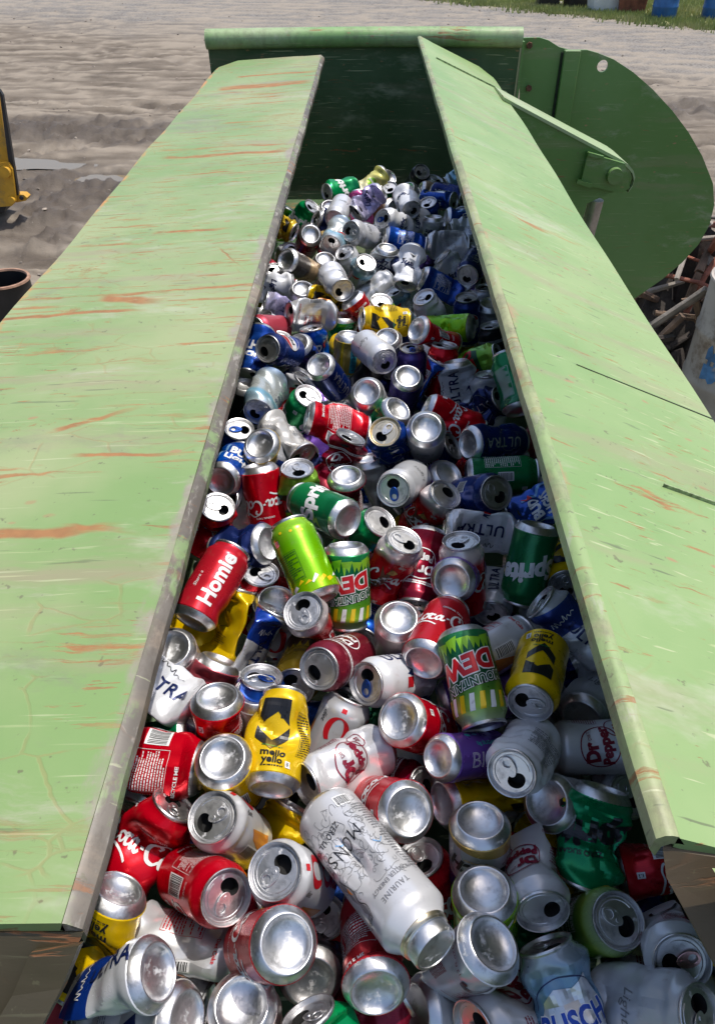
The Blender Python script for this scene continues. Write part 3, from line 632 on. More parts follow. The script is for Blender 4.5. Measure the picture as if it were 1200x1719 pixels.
BODY = {
 'CK': body_mat('red', flat(RED)), 'CH': body_mat('bright_red', flat((.66, .012, .03))), 'CW': body_mat('worn_red', [(0, (.55, .015, .025)), (.74, (.52, .015, .025)), (.84, (.6, .5, .5)), (1, (.62, .6, .6))], wear=.12, dirt=.5),
 'DC': body_mat('silver_print', flat((.68, .685, .70)), .45, .32, dirt=.3), 'SV': body_mat('silver_grey', [(0, (.56, .57, .60)), (.5, (.66, .67, .70)), (1, (.60, .61, .64))], .4, .34, dirt=.4), 'SW': body_mat('white', flat((.72, .73, .76)), .05, .3, dirt=.25),
 'SP2': body_mat('pink_silver', flat((.60, .50, .48)), .6, .3), 'DW': body_mat('dirty_white', flat((.56, .55, .53)), .35, .4, dirt=.85),
 'SP': body_mat('green', [(0, (.005, .15, .055)), (.5, GRN), (1, (.012, .28, .085))]), 'SZ': body_mat('emerald', flat((.006, .27, .10)), .5), 'MD': body_mat('dew_green', [(0, (.01, .15, .06)), (.10, (.02, .24, .08)), (.24, (.006, .12, .05)), (.52, (.008, .13, .04)), (.68, (.10, .30, .03)), (.84, (.33, .55, .06)), (1, (.5, .62, .42))], .4),
 'LG': body_mat('lime', [(0, (.28, .50, .04)), (.25, (.20, .48, .02)), (.7, (.16, .44, .03)), (1, (.30, .52, .06))], .4), 'LY': body_mat('lemon', [(0, (.62, .60, .12)), (.5, (.72, .66, .25)), (1, (.75, .74, .6))], .3),
 'ML': body_mat('yellow', flat((.78, .51, .006)), .3), 'MP': body_mat('plain_yellow', flat((.80, .53, .006)), .35, .22), 'YK': body_mat('yellow_brown', [(0, (.10, .04, .02)), (.45, (.12, .05, .025)), (.55, (.75, .48, .02)), (1, (.75, .48, .02))], .3, diag=.05),
 'PP': body_mat('cola_blue', [(0, (.012, .035, .22)), (.35, (.02, .075, .40)), (.7, (.016, .055, .30)), (1, (.008, .012, .05))], .5), 'DP': body_mat('maroon', [(0, (.16, .010, .022)), (.5, (.24, .012, .03)), (1, (.20, .012, .03))], .45), 'DD': body_mat('diet_white', flat((.66, .665, .69)), .3, .3),
 'BL': body_mat('blue', [(0, (.012, .06, .36)), (.5, (.02, .11, .52)), (1, (.012, .06, .34))], .55), 'BU': body_mat('white_navy', [(0, (.55, .38, .12)), (.16, (.55, .38, .12)), (.17, (.60, .61, .64)), (.56, (.62, .63, .66)), (.58, (.03, .05, .2)), (.9, (.03, .05, .2)), (.91, (.6, .6, .62)), (1, (.6, .6, .62))], .45, const=True, diag=.05),
 'BX': body_mat('light_blue', [(0, (.07, .22, .42)), (.5, (.10, .26, .44)), (.8, (.20, .34, .46)), (1, (.5, .54, .58))], .5), 'UW': body_mat('ultra_white', flat((.67, .68, .71)), .25, .28), 'UB': body_mat('white_blue_band', [(0, (.66, .67, .7)), (.52, (.66, .67, .7)), (.54, (.02, .05, .26)), (.88, (.02, .07, .34)), (.9, (.6, .62, .65)), (1, (.6, .62, .65))], .35, const=True, diag=.08),
 'UN': body_mat('navy', [(0, (.010, .02, .10)), (.5, (.014, .03, .15)), (1, (.010, .02, .085))], .5), 'NA': body_mat('natural_white', flat((.66, .67, .695)), .3), 'PU': body_mat('purple', [(0, (.20, .10, .46)), (.5, (.16, .075, .40)), (1, (.24, .13, .50))], .45), 'PD': body_mat('dark_purple', [(0, (.05, .04, .18)), (.6, (.07, .05, .24)), (1, (.10, .08, .28))], .5),
 'TN': body_mat('brown_tan', [(0, (.52, .40, .29)), (.35, (.42, .27, .16)), (.6, (.16, .06, .035)), (1, (.13, .05, .03))], .25), 'TD': body_mat('dark_tan', [(0, (.10, .085, .075)), (.42, (.12, .10, .085)), (.5, (.5, .35, .2)), (1, (.48, .33, .19))], .3, diag=.12), 'PK': body_mat('pink', flat((.62, .10, .30)), .3), 'MR': body_mat('faded_red', flat((.52, .10, .13)), .5, .34),
 'BK': body_mat('black', flat((.016, .016, .019)), .3, .3), 'LB': body_mat('pale_blue', [(0, (.12, .25, .48)), (.22, (.45, .50, .50)), (.65, (.55, .58, .56)), (.75, (.22, .48, .62)), (1, (.60, .65, .68))], .5, diag=.04), 'YB': body_mat('teal_yellow', [(0, (.5, .38, .10)), (.70, (.55, .40, .09)), (.72, (.22, .52, .50)), (1, (.25, .55, .52))], .35, const=True), 'GL': body_mat('dark_blue', flat((.014, .04, .2)), .5),
 'PL': body_mat('lavender', [(0, (.45, .40, .66)), (.5, (.40, .35, .62)), (1, (.56, .54, .70))], .35),
 'MO': body_mat('drawn_white', [(0, (.66, .66, .68)), (1, (.70, .70, .72))], .35, .3, dirt=.4, dcol=(.32, .31, .31)),
}
# ---- print designs: flat shapes in millimetres (x round the can, y up), later laid on the can
CIRC = 2 * math.pi * 33.0; NCOL = 48
VS = [.0094] + [.0106 + (.1035 - .0106) * k / 24 for k in range(25)] + [.1065, .1095, .1125, .1150, .1172, .1182]
_tc = {}
def text2d(s, shear=0.0, bold=0.0, space=1.0):
    k = (s, shear, bold, space)
    if k not in _tc:
        cu = bpy.data.curves.new('lettering', 'FONT'); cu.body = s; cu.size = 1; cu.shear = shear; cu.offset = bold; cu.space_character = space; cu.resolution_u = 3; cu.align_x = 'CENTER'; cu.align_y = 'CENTER'
        ob = bpy.data.objects.new('lettering', cu); COL.objects.link(ob); dg = bpy.context.evaluated_depsgraph_get(); me = bpy.data.meshes.new_from_object(ob.evaluated_get(dg)); me.calc_loop_triangles()
        co = np.array([v.co[:2] for v in me.vertices]) if len(me.vertices) else np.zeros((0, 2)); _tc[k] = [co[list(t.vertices)] for t in me.loop_triangles]
        bpy.data.objects.remove(ob); bpy.data.meshes.remove(me); bpy.data.curves.remove(cu)
    return _tc[k]
class Design:
    def __init__(s): s.tris = []      # (3x2 array, colour, order)
    def add(s, tris, c, o):
        for t in tris: s.tris.append((np.asarray(t, float), c, o))
    def T(s, txt, x, y, size, c='white', rot=0, shear=0, bold=0.0, sx=1.0, space=1.0, o=1):
        a = R(rot); M_ = np.array([[math.cos(a), -math.sin(a)], [math.sin(a), math.cos(a)]])
        s.add([(t * [size * sx, size]) @ M_.T + [x, y] for t in text2d(txt, shear, bold, space)], c, o); return s
    def P(s, pts, c, o=0):
        v = [Vector((p[0], p[1], 0)) for p in pts]; s.add([[pts[i] for i in t] for t in tessellate_polygon([v])], c, o); return s
    def Rc(s, x, y, w, h, c, rot=0, o=0):
        a = R(rot); return s.P([(x + dx * math.cos(a) - dy * math.sin(a), y + dx * math.sin(a) + dy * math.cos(a)) for dx, dy in ((-w / 2, -h / 2), (w / 2, -h / 2), (w / 2, h / 2), (-w / 2, h / 2))], c, o)
    def E(s, x, y, rx, ry, c, o=0, n=28): return s.P([(x + rx * math.cos(2 * math.pi * i / n), y + ry * math.sin(2 * math.pi * i / n)) for i in range(n)], c, o)
    def ring(s, x, y, rx, ry, w, c, o=0, n=32, a0=0, a1=360, rot=0):
        q = []; cr, sr = math.cos(R(rot)), math.sin(R(rot))
        for i in range(n + 1):
            t = R(a0 + (a1 - a0) * i / n); q.append([((rx + k) * math.cos(t), (ry + k) * math.sin(t)) for k in (-w / 2, w / 2)])
        q = [[(x + p[0] * cr - p[1] * sr, y + p[0] * sr + p[1] * cr) for p in r_] for r_ in q]
        for a, b in zip(q, q[1:]): s.add([[a[0], a[1], b[1]], [a[0], b[1], b[0]]], c, o)
        return s
    def S(s, pts, c, w=2.0, x=0, y=0, sc=1.0, rot=0, o=1, pen=.55, n=7):
        """smooth pen stroke through pts with thick and thin parts"""
        p = np.array(pts, float); ca, sa = math.cos(R(rot)), math.sin(R(rot)); p = p * sc; p = np.stack([x + p[:, 0] * ca - p[:, 1] * sa, y + p[:, 0] * sa + p[:, 1] * ca], 1)
        P_ = np.vstack([2 * p[0] - p[1], p, 2 * p[-1] - p[-2]]); out = []
        for i in range(1, len(P_) - 2):
            for k in range(n):
                t = k / n; a, b, cc, d = P_[i - 1], P_[i], P_[i + 1], P_[i + 2]
                out.append(.5 * (2 * b + (cc - a) * t + (2 * a - 5 * b + 4 * cc - d) * t * t + (3 * b - a - 3 * cc + d) * t ** 3))
        out.append(p[-1]); out = np.array(out); d = np.gradient(out, axis=0); d /= np.maximum(np.linalg.norm(d, axis=1, keepdims=True), 1e-6); nn = np.stack([-d[:, 1], d[:, 0]], 1)
        pv = np.array([math.cos(R(35 + rot)), math.sin(R(35 + rot))]); ww = w * (pen + (1 - pen) * np.abs(nn @ pv)) * .5
        A, B = out + nn * ww[:, None], out - nn * ww[:, None]
        for i in range(len(out) - 1): s.add([[A[i], B[i], B[i + 1]], [A[i], B[i + 1], A[i + 1]]], c, o)
        return s
    def greek(s, x, y, w, h, lines, c, seed=1, frame=False, rot=0, o=1):
        g = random.Random(seed); lh = h / lines; a = R(rot)
        for k in range(lines):
            xx = -w / 2; yy_ = h / 2 - (k + .5) * lh; end = w / 2 * (1 if g.random() < .7 else g.uniform(.2, .9))
            while xx < end - .6:
                l = g.uniform(.9, 4.2); l = min(l, end - xx); cx_, cy_ = xx + l / 2, yy_
                s.Rc(x + cx_ * math.cos(a) - cy_ * math.sin(a), y + cx_ * math.sin(a) + cy_ * math.cos(a), l, lh * .46, c, rot, o); xx += l + g.uniform(.5, 1.0)
        if frame:
            for dx, dy, ww, hh in ((0, h / 2 + 1.2, w + 3, .45), (0, -h / 2 - 1.2, w + 3, .45), (-w / 2 - 1.5, 0, .45, h + 2.4), (w / 2 + 1.5, 0, .45, h + 2.4)): s.Rc(x + dx * math.cos(a) - dy * math.sin(a), y + dx * math.sin(a) + dy * math.cos(a), ww, hh, c, rot, o)
        return s
    def bar(s, x, y, w, h, bg='white', c='black', seed=2, vert=False):
        s.Rc(x, y, w, h, bg, 0, 1); g = random.Random(seed); t = -.42
        while t < .42:
            k = g.uniform(.02, .05)
            s.Rc(x + (0 if vert else t * w), y + (t * h if vert else 0), (w * .8 if vert else k * w), (k * h if vert else h * .8), c, 0, 2); t += k + g.uniform(.02, .045)
        return s
    def finish(s):
        """cut all shapes along the can's grid columns and rows so that they can follow its surface"""
        cw = CIRC / NCOL; RW = [0.0] + [q * 1000 for q in VS[1:26]] + [122.0]; V = []; F = []; Cc = []; O = []
        def clip(poly, ax, v, sgn):
            out = []
            for i in range(len(poly)):
                a, b = poly[i], poly[(i + 1) % len(poly)]; da, db = (a[ax] - v) * sgn, (b[ax] - v) * sgn
                if da >= 0: out.append(a)
                if (da > 0 and db < 0) or (da < 0 and db > 0): out.append(a + (b - a) * (da / (da - db)))
            return out
        for t, c, o in s.tris:
            x0, x1 = t[:, 0].min(), t[:, 0].max(); i0, i1 = math.floor(x0 / cw + 1e-6), math.ceil(x1 / cw - 1e-6)
            for i in range(i0, max(i1, i0 + 1)):
                p = list(t)
                if i1 - i0 > 1: p = clip(p, 0, i * cw, 1); p = clip(p, 0, (i + 1) * cw, -1) if len(p) > 2 else p
                if len(p) < 3: continue
                ya = min(q[1] for q in p); yb = max(q[1] for q in p); j0 = max(0, int(np.searchsorted(RW, ya + 1e-6)) - 1); j1 = max(j0 + 1, int(np.searchsorted(RW, yb - 1e-6)))
                for j in range(j0, min(j1, len(RW) - 1)):
                    q = p
                    if j1 - j0 > 1:
                        q = clip(p, 1, RW[j], 1); q = clip(q, 1, RW[j + 1], -1) if len(q) > 2 else q
                    if len(q) < 3: continue
                    F.append(tuple(range(len(V), len(V) + len(q)))); V += [tuple(k) for k in q]; Cc.append(INKS.index(c)); O += [o] * len(q)
        s.V = np.array(V).reshape(-1, 2); s.F = F; s.C = Cc; s.O = np.array(O, float); s.used = sorted(set(Cc)); s.tris = None
        return s
def cola_script(d, x, y, sc, c='white', rot=0):
    L = [[(-40, 10), (-37, 14), (-42, 18), (-49, 12), (-52, 1), (-48, -8), (-39, -10), (-30, -4)], [(-49, -8), (-54, -13), (-44, -17), (-28, -15), (-8, -19), (4, -24)],
         [(-24, 4), (-28, -1), (-25, -9), (-19, -8), (-16, 0), (-20, 5), (-24, 4)], [(-18, 3), (-12, 5), (-8, 2)],
         [(-4, 2), (-8, 4), (-13, -2), (-11, -9), (-5, -8), (0, -3)], [(8, 1), (4, 4), (-1, -2), (1, -9), (6, -6), (10, 4), (8, -6), (12, -9), (16, -5)], [(17, -1), (22, 0)],
         [(38, 11), (41, 16), (35, 20), (28, 13), (26, 2), (30, -7), (38, -9), (44, -4)], [(34, 20), (46, 24), (58, 18), (72, 17), (80, 21)],
         [(50, 4), (46, -1), (48, -9), (54, -8), (57, 0), (54, 5), (50, 4)], [(56, 2), (63, 8), (68, 18), (65, 21), (62, 12), (61, -4), (65, -9), (70, -5)],
         [(79, 1), (75, 4), (70, -2), (72, -9), (77, -6), (81, 4), (79, -6), (83, -9), (88, -5)]]
    for i, p in enumerate(L): d.S([(a - 17, b) for a, b in p], c, 5.2 * sc if i not in (1, 8) else 3.6 * sc, x, y, sc, rot)
    return d
DES = {}
def D(k): DES[k] = Design(); return DES[k]
d = D('CK'); cola_script(d, 0, 62, .78); d.T('ORIGINAL TASTE', 4, 84, 4.2, 'white', bold=.02); d.greek(96, 62, 44, 42, 13, 'white', 3, True); d.greek(62, 60, 14, 46, 17, 'white', 4); d.bar(-72, 58, 22, 30, seed=5); d.greek(-72, 86, 18, 6, 2, 'white', 6); d.T('Coke', -48, 100, 6, 'white', shear=.4, bold=.02); d.Rc(-45, 26, 8, 9, 'white'); d.greek(-45, 26, 5, 6, 3, 'black', 8, o=2); d.greek(66, 96, 24, 4, 1, 'white', 9); d.T('RECYCLE ME', 86, 27, 6.5, 'white', bold=.03)
d = D('CH'); d.T('Homie', 2, 62, 31, 'white', 90, bold=.035, sx=.95); d.T('Share a', -24, 52, 8, 'white', 90, shear=.3); d.greek(90, 60, 40, 40, 12, 'white', 5, True)
d = D('CW'); cola_script(d, 10, 56, .8); d.greek(86, 60, 30, 44, 12, 'white', 4); d.P([(-34, 40), (-26, 62), (-30, 80), (-20, 66), (-14, 84), (-12, 58), (-20, 34)], 'brown', 1); d.P([(-20, 70), (-12, 78), (-2, 72), (-8, 66)], 'gold', 1)
d = D('DC')
for cx_, cy_, rx, ry, ow in ((0, 80, 19, 17, 0), (0, 47, 13, 12, 1)):      # large letters running down the can
    n_ = 40; a0, a1 = (40, 320) if not ow else (0, 360); q = []
    for i in range(n_ + 1):
        t = R(a0 + (a1 - a0) * i / n_); o_ = (rx * math.cos(t), ry * math.sin(t)); i_ = (rx * .88 * math.cos(t), ry * .52 * math.sin(t)); q.append([(cx_ + p[1], cy_ - p[0]) for p in (o_, i_)])
    for a, b in zip(q, q[1:]): d.add([[a[0], a[1], b[1]], [a[0], b[1], b[0]]], 'red', 1)
d.T('ke', 0, 22, 30, 'red', -90, bold=.03); d.T('diet', -24, 92, 10, 'black', -90, shear=.3); d.greek(82, 60, 54, 44, 13, 'red', 3, True); d.bar(-62, 60, 16, 34, vert=True); d.T('Diet Coke', 52, 101, 6.5, 'red', bold=.02); d.T('Diet Coke', -88, 101, 6.5, 'red', bold=.02); d.Rc(0, 108, 7, 5, 'red', o=1); d.P([(-60, 20), (-34, 26), (-38, 80), (-48, 70)], 'orange', 0)
d = D('SP'); d.T('Sprite', 2, 66, 40, 'white', 14, shear=.15, bold=.05, sx=.92); d.P([(20, 40), (52, 66), (46, 70), (66, 88), (40, 74), (46, 70)], 'yellow', 0); d.P([(-66, 18), (-30, 36), (-34, 40), (-10, 52), (-44, 44), (-38, 38)], 'lime', 0); d.greek(92, 60, 26, 58, 17, 'white', 6, True); d.bar(-84, 64, 16, 26, vert=True); d.Rc(-60, 96, 9, 9, 'white'); d.greek(-60, 96, 6, 6, 3, 'dgreen', 4, o=2); d.greek(66, 92, 16, 8, 2, 'white', 4)
d = D('SZ'); d.T('Sprite', 2, 58, 44, 'black', 12, shear=.15, bold=.06, sx=.92); d.T('ZERO SUGAR', 8, 84, 8, 'black', 12, bold=.03); d.T('RECYCLE ME', 52, 64, 8, 'black', 90, bold=.03); d.bar(70, 70, 14, 30, vert=True); d.greek(66, 34, 14, 18, 6, 'black', 3); d.E(34, 26, 3.5, 3.5, 'yellow'); d.Rc(40, 32, 16, 7, 'black', 20); d.greek(-70, 60, 40, 40, 12, 'black', 4)
d = D('MD')
for k in range(9):
    x = -60 + k * 15; d.P([(x - 8, 20 - (k % 3) * 3), (x - 3, 34), (x + 1, 26), (x + 4, 42 - (k % 2) * 8), (x + 8, 18)], 'lime', 0)
d.P([(-38, 42), (-34, 74), (30, 84), (38, 76), (34, 50), (-8, 40)], 'black', 1); d.P([(-36, 44), (-32, 71), (28, 81), (33, 74), (30, 52), (-8, 42)], 'dgreen', 2)
d.T('DEW', 2, 50, 31, 'white', 10, shear=.1, bold=.10, sx=1.05, o=3); d.T('DEW', 2, 50, 31, 'red', 10, shear=.1, bold=.055, sx=1.05, o=4); d.T('MOUNTAIN', -2, 72, 14.5, 'white', 10, shear=.1, bold=.08, o=3); d.T('MOUNTAIN', -2, 72, 14.5, 'dgreen', 10, shear=.1, bold=.03, o=4)
for k in range(8): d.P([(-50 + k * 13, 86), (-44 + k * 13, 86), (-40 + k * 13, 106), (-47 + k * 13, 106)], ('white', 'yellow')[k % 2], 1)
d.greek(88, 60, 36, 44, 13, 'white', 4, True)
d = D('LG'); d.greek(96, 52, 36, 40, 13, 'dgreen', 4, True); d.bar(66, 74, 12, 26, vert=True); d.Rc(92, 92, 9, 8, 'silver'); d.greek(92, 92, 7, 6, 3, 'dgreen', 3, o=2); d.ring(72, 44, 4, 4, 1.6, 'dgreen'); d.T('DEW', 0, 60, 30, 'red', 8, bold=.06, o=2); d.P([(-36, 44), (-30, 82), (34, 84), (34, 46)], 'dgreen', 1)
for k in range(12): d.P([(46 + k * 11, 16 + (k * 7) % 9), (56 + k * 11, 20 + (k * 5) % 9), (52 + k * 11, 24 + (k * 5) % 9), (44 + k * 11, 22)], ('yellow', 'white', 'yellow')[k % 3], 1)
for k in range(6): d.E(60 + k * 15, 96 + (k * 5) % 8, 2.5, 2, 'yellow', 1, 8)
d = D('ML'); d.P([(-26, 104), (10, 104), (10, 78), (-6, 90), (-20, 78), (-26, 84)], 'black'); d.P([(-26, 104), (-26, 94), (-2, 94), (-2, 84), (10, 84), (10, 104)], 'black'); d.P([(-26, 74), (-8, 56), (10, 76), (10, 62), (-8, 40), (-26, 58)], 'black')
d.T('mello', -4, 35, 13, 'black', bold=.03); d.T('yello', -4, 25, 13, 'black', bold=.03); d.greek(-4, 17, 26, 3, 1, 'black', 3); d.greek(-6, 46, 22, 3, 1, 'green', 5); d.greek(36, 66, 22, 54, 17, 'black', 6, True); d.Rc(16, 22, 7, 10, 'white'); d.greek(16, 22, 4, 7, 4, 'black', 5, o=2); d.bar(-70, 62, 20, 28); d.greek(84, 60, 34, 40, 13, 'black', 7); d.T('mello yello', -84, 96, 9, 'black', bold=.02)
d = D('MP'); d.S([(-8, -16), (-3, -10), (-8, -6), (2, 0), (-4, 6), (6, 12)], 'black', 1.2, 90, 50); d.greek(96, 40, 24, 16, 5, 'black', 3); d.P([(-30, 104), (20, 104), (20, 78), (-6, 92), (-30, 80)], 'black')
d = D('YK'); d.greek(0, 74, 40, 8, 3, 'brown', 4); [d.P([(x, 60), (x + 4, 48 - (x % 7)), (x + 8, 60)], 'yellow') for x in range(-100, 100, 11)]
d = D('PP'); d.E(0, 62, 31, 31, 'white', 0, 40); d.P([(29 * math.cos(R(a)), 62 + 29 * math.sin(R(a))) for a in range(20, 161, 7)] + [(-14, 76), (0, 73), (14, 75)], 'red', 1); d.P([(29 * math.cos(R(a)), 62 + 29 * math.sin(R(a))) for a in range(200, 341, 7)] + [(14, 49), (0, 51), (-14, 48)], 'blue', 1); d.T('PEPSI', 0, 62, 15.5, 'black', bold=.05, sx=1.12, o=2); d.ring(0, 62, 31, 31, 1.2, 'black', 1, 40); d.greek(84, 62, 46, 42, 13, 'white', 3, True); d.bar(-76, 60, 20, 26); d.P([(46, 40), (60, 88), (68, 88), (54, 40)], 'red', 0)
d = D('DP'); d.ring(0, 62, 27, 24, 1.6, 'white', 1); d.T('Dr', -10, 71, 20, 'white', 12, shear=.2, bold=.04); d.T('Pepper', 2, 55, 15, 'white', 12, shear=.2, bold=.04); d.Rc(0, 92, 207, 5, 'white'); d.greek(0, 92, 180, 3, 1, 'maroon', 3, o=2); d.P([(44, 42), (60, 42), (66, 58), (52, 72), (38, 58)], 'white', 0); d.P([(45.5, 43.5), (58.5, 43.5), (63.5, 57.5), (52, 69.5), (40.5, 57.5)], 'maroon', 1); d.T('23', 52, 54, 14, 'white', bold=.04, o=2); d.greek(98, 60, 30, 40, 12, 'white', 3, True); d.greek(-70, 60, 34, 36, 11, 'white', 5)
d = D('DD'); d.ring(0, 64, 27, 23, 1.6, 'maroon', 1); d.ring(26, 44, 13, 12, 1.4, 'maroon', 1); d.T('Dr', -8, 73, 22, 'maroon', 8, bold=.06); d.T('Pepper', 1, 57, 17, 'maroon', 8, bold=.06); d.T('DIET', 14, 76, 6, 'maroon', 8); d.greek(66, 78, 60, 26, 9, 'maroon', 3, True); d.T('23', 26, 43, 9, 'maroon', bold=.03); d.T('12 FL OZ (355 mL)', -66, 26, 6, 'maroon'); d.greek(-62, 70, 36, 34, 11, 'maroon', 5); d.S([(-20, -14), (-6, 4), (8, 10), (22, 2), (24, -8)], 'black', 6, 86, 40); d.Rc(90, 100, 40, 1.2, 'maroon')
d = D('BL'); d.T('BUD', 0, 74, 24, 'white', 0, bold=.05, sx=.9); d.T('LIGHT', 0, 52, 22, 'white', 0, bold=.05, sx=.85); d.P([(-44, 30), (-30, 92), (-24, 92), (-38, 30)], 'sky'); d.P([(44, 30), (30, 92), (24, 92), (38, 30)], 'sky'); d.P([(24, 84), (34, 92), (30, 80), (40, 74), (28, 72)], 'red', 2); d.greek(88, 60, 36, 44, 13, 'white', 4, True); d.P([(-86, 20), (-70, 20), (-60, 100), (-76, 100)], 'silver')
d = D('BU'); d.T('BUSCH', 0, 46, 25, 'black', -14, shear=.15, bold=.05, sx=.85); d.greek(4, 30, 26, 4, 1, 'gold', 3); d.P([(-60, 50), (-44, 80), (-30, 52)], 'navy'); d.P([(40, 46), (58, 76), (72, 48)], 'navy'); d.greek(94, 62, 32, 30, 9, 'navy', 4); d.Rc(-80, 60, 10, 60, 'blue', 12)
d = D('BX'); d.P([(-34, 12), (-38, 50), (-24, 78), (-8, 88), (10, 84), (26, 92), (40, 60), (34, 12)], 'silver', 0); d.ring(0, 60, 40, 36, 1.0, 'navy', 1, 40, 20, 160); d.T('BUSCH', 2, 56, 27, 'white', 0, bold=.07, sx=.82, o=2); d.T('BUSCH', 2, 56, 27, 'blue', 0, bold=.035, sx=.82, o=3); d.T('LIGHT', 4, 36, 14, 'blue', 0, bold=.05, o=3); d.Rc(-56, 60, 12, 96, 'navy'); d.Rc(-76, 34, 24, 26, 'white', o=1); d.ring(-76, 34, 7, 7, 3, 'navy', 2, 12); d.P([(-100, 70), (-64, 64), (-64, 96), (-98, 98)], 'maroon', 1); d.S([(-10, 0), (0, 3), (10, -1)], 'navy', 1.4, 0, 22)
d = D('UW'); d.T('ULTRA', 0, 58, 24, 'navy', -90, bold=.02, space=1.15); d.S([(-24, 0), (-20, 8), (-17, -2), (-13, 8), (-9, -2), (-5, 3), (0, -1), (4, 8), (5, -2), (10, 3), (14, -2), (19, 2), (24, -1)], 'black', 1.3, 26, 62, 1.0, -90); d.Rc(-42, 66, 15, 12, 'red'); d.P([(-34, 60), (-30, 72), (-26, 64), (-20, 70), (-26, 58)], 'navy'); d.S([(0, -14), (-8, 8), (0, 0), (8, 8), (0, -14)], 'red', .9, 62, 60, 1.2, 30); d.greek(90, 60, 28, 50, 14, 'grey', 4); d.Rc(-80, 60, 14, 90, 'blue', 8)
d = D('UB'); d.T('ULTRA', 0, 42, 22, 'navy', -90, bold=.02); d.S([(-24, 0), (-20, 8), (-17, -2), (-13, 8), (-9, -2), (-5, 3), (0, -1), (4, 8), (5, -2), (10, 3), (14, -2), (19, 2), (24, -1)], 'white', 1.6, 0, 86, .9); d.ring(30, 40, 14, 12, .6, 'pink', 1); d.greek(70, 36, 40, 8, 3, 'grey', 3); d.Rc(50, 70, 2, 90, 'maroon', 0, 1)
d = D('UN'); d.T('ULTRA', 0, 60, 23, 'silver', -90, bold=.01, space=1.15); d.ring(-6, 72, 22, 20, .8, 'grey', 1); d.greek(28, 70, 22, 4, 1, 'grey', 3, rot=-90); d.bar(-40, 52, 18, 22, 'grey', 'navy'); d.S([(-12, -20), (0, -4), (-6, 12), (8, 24)], 'blue', 2.0, 60, 60); d.Rc(70, 60, 12, 96, 'blue', 6)
d = D('NA'); d.T('Natural', 0, 64, 25, 'navy', -12, shear=.3, bold=.035); d.T('Light', 8, 44, 19, 'navy', -12, shear=.3, bold=.03); d.Rc(44, 60, 1.6, 96, 'gold'); d.Rc(62, 54, 10, 34, 'red', 20); d.greek(-66, 60, 36, 40, 11, 'grey', 3); d.P([(70, 20), (84, 20), (90, 60), (76, 60)], 'sky')
d = D('PU'); d.T('BING', 8, 62, 30, 'white', 90, bold=-.004); d.T('BING', 8, 62, 30, 'purple', 90, bold=-.03, o=2); d.T('0g SUGARS', -16, 62, 8, 'teal', 90, bold=.03); d.E(-34, 40, 4, 4, 'teal'); d.E(-34, 52, 3, 4, 'sky'); d.greek(-40, 72, 3, 40, 1, 'sky', 3); d.greek(92, 62, 40, 44, 13, 'sky', 4); d.Rc(66, 70, 14, 14, 'silver'); d.greek(66, 70, 11, 11, 5, 'purple', 4, o=2)
d = D('YB'); d.Rc(-14, 44, 14, 76, 'teal'); d.greek(-14, 50, 8, 54, 16, 'navy', 3); d.Rc(26, 50, 18, 40, 'gold', 4, 1); d.Rc(12, 40, 5, 80, 'yellow')
d = D('SW'); d.greek(90, 60, 40, 46, 13, 'grey', 3); d.T('Light', 0, 62, 20, 'navy', -12, shear=.3, bold=.03); d.P([(-10, 30), (-2, 40), (6, 30), (-2, 34)], 'black', 1); d.P([(10, 46), (20, 52), (24, 42), (18, 46)], 'black', 1)
d = D('DW'); d.greek(90, 60, 50, 56, 18, 'grey', 3); d.P([(-20, 40), (-8, 66), (6, 44)], 'navy'); d.P([(10, 30), (18, 52), (30, 34)], 'navy'); d.greek(0, 84, 40, 10, 4, 'grey', 7)
d = D('SV'); d.greek(90, 60, 44, 50, 14, 'grey', 3); d.T('Light', 0, 56, 16, 'grey', 0, shear=.3)
d = D('LB'); d.P([(-20, 80), (6, 88), (0, 78)], 'red', 1); d.S([(-6, -20), (2, 0), (-4, 22)], 'navy', 1.5, -30, 60); d.greek(70, 60, 40, 40, 12, 'navy', 4)
d = D('BK'); d.S([(-8, -8), (-2, 10), (4, -2), (10, 8)], 'silver', 1.6, 0, 50); d.greek(70, 60, 40, 40, 11, 'grey', 3); d.Rc(0, 88, 207, 8, 'grey')
d = D('TD'); d.greek(-10, 44, 50, 26, 9, 'grey', 3); d.greek(0, 80, 40, 10, 3, 'brown', 4)
d = D('MR'); d.greek(90, 74, 44, 34, 11, 'pink', 3); d.greek(90, 36, 30, 4, 1, 'maroon', 4)
d = D('LY'); d.E(6, 64, 18, 16, 'lime'); d.T('Lemon', 4, 62, 13, 'white', 0, shear=.2, bold=.03, o=2)
d = D('TN'); d.greek(0, 60, 40, 30, 9, 'gold', 3)
# the drawn white bottle: fine grey drawings, claw mark, lettering running along the bottle
d = D('MO'); g = random.Random(9)
def curl(x, y, s):
    a = g.uniform(0, 6.28); p = [(0, 0)]
    for k in range(9): a += g.uniform(-.2, 1.1); p.append((p[-1][0] + math.cos(a) * s, p[-1][1] + math.sin(a) * s))
    d.S(p, 'grey', .42, x, y, 1, 0, 1, .8, 4)
for k in range(120): curl(g.uniform(-44, 40), g.uniform(12, 86), g.uniform(.9, 2.4))
d.T('MONSTER', 22, 44, 15, 'black', 4, bold=-.01, space=1.15, o=2); d.T('ZERO ULTRA', 20, 29, 6.5, 'black', 4, space=1.2, o=2); d.T('TAURINE', -6, 98, 6.5, 'grey', 6, space=1.2, o=2); d.T('MONSTER ENERGY', -10, 89, 5.5, 'grey', 6, o=2); d.T('ZERO', 34, 97, 6, 'black', 6, o=2)
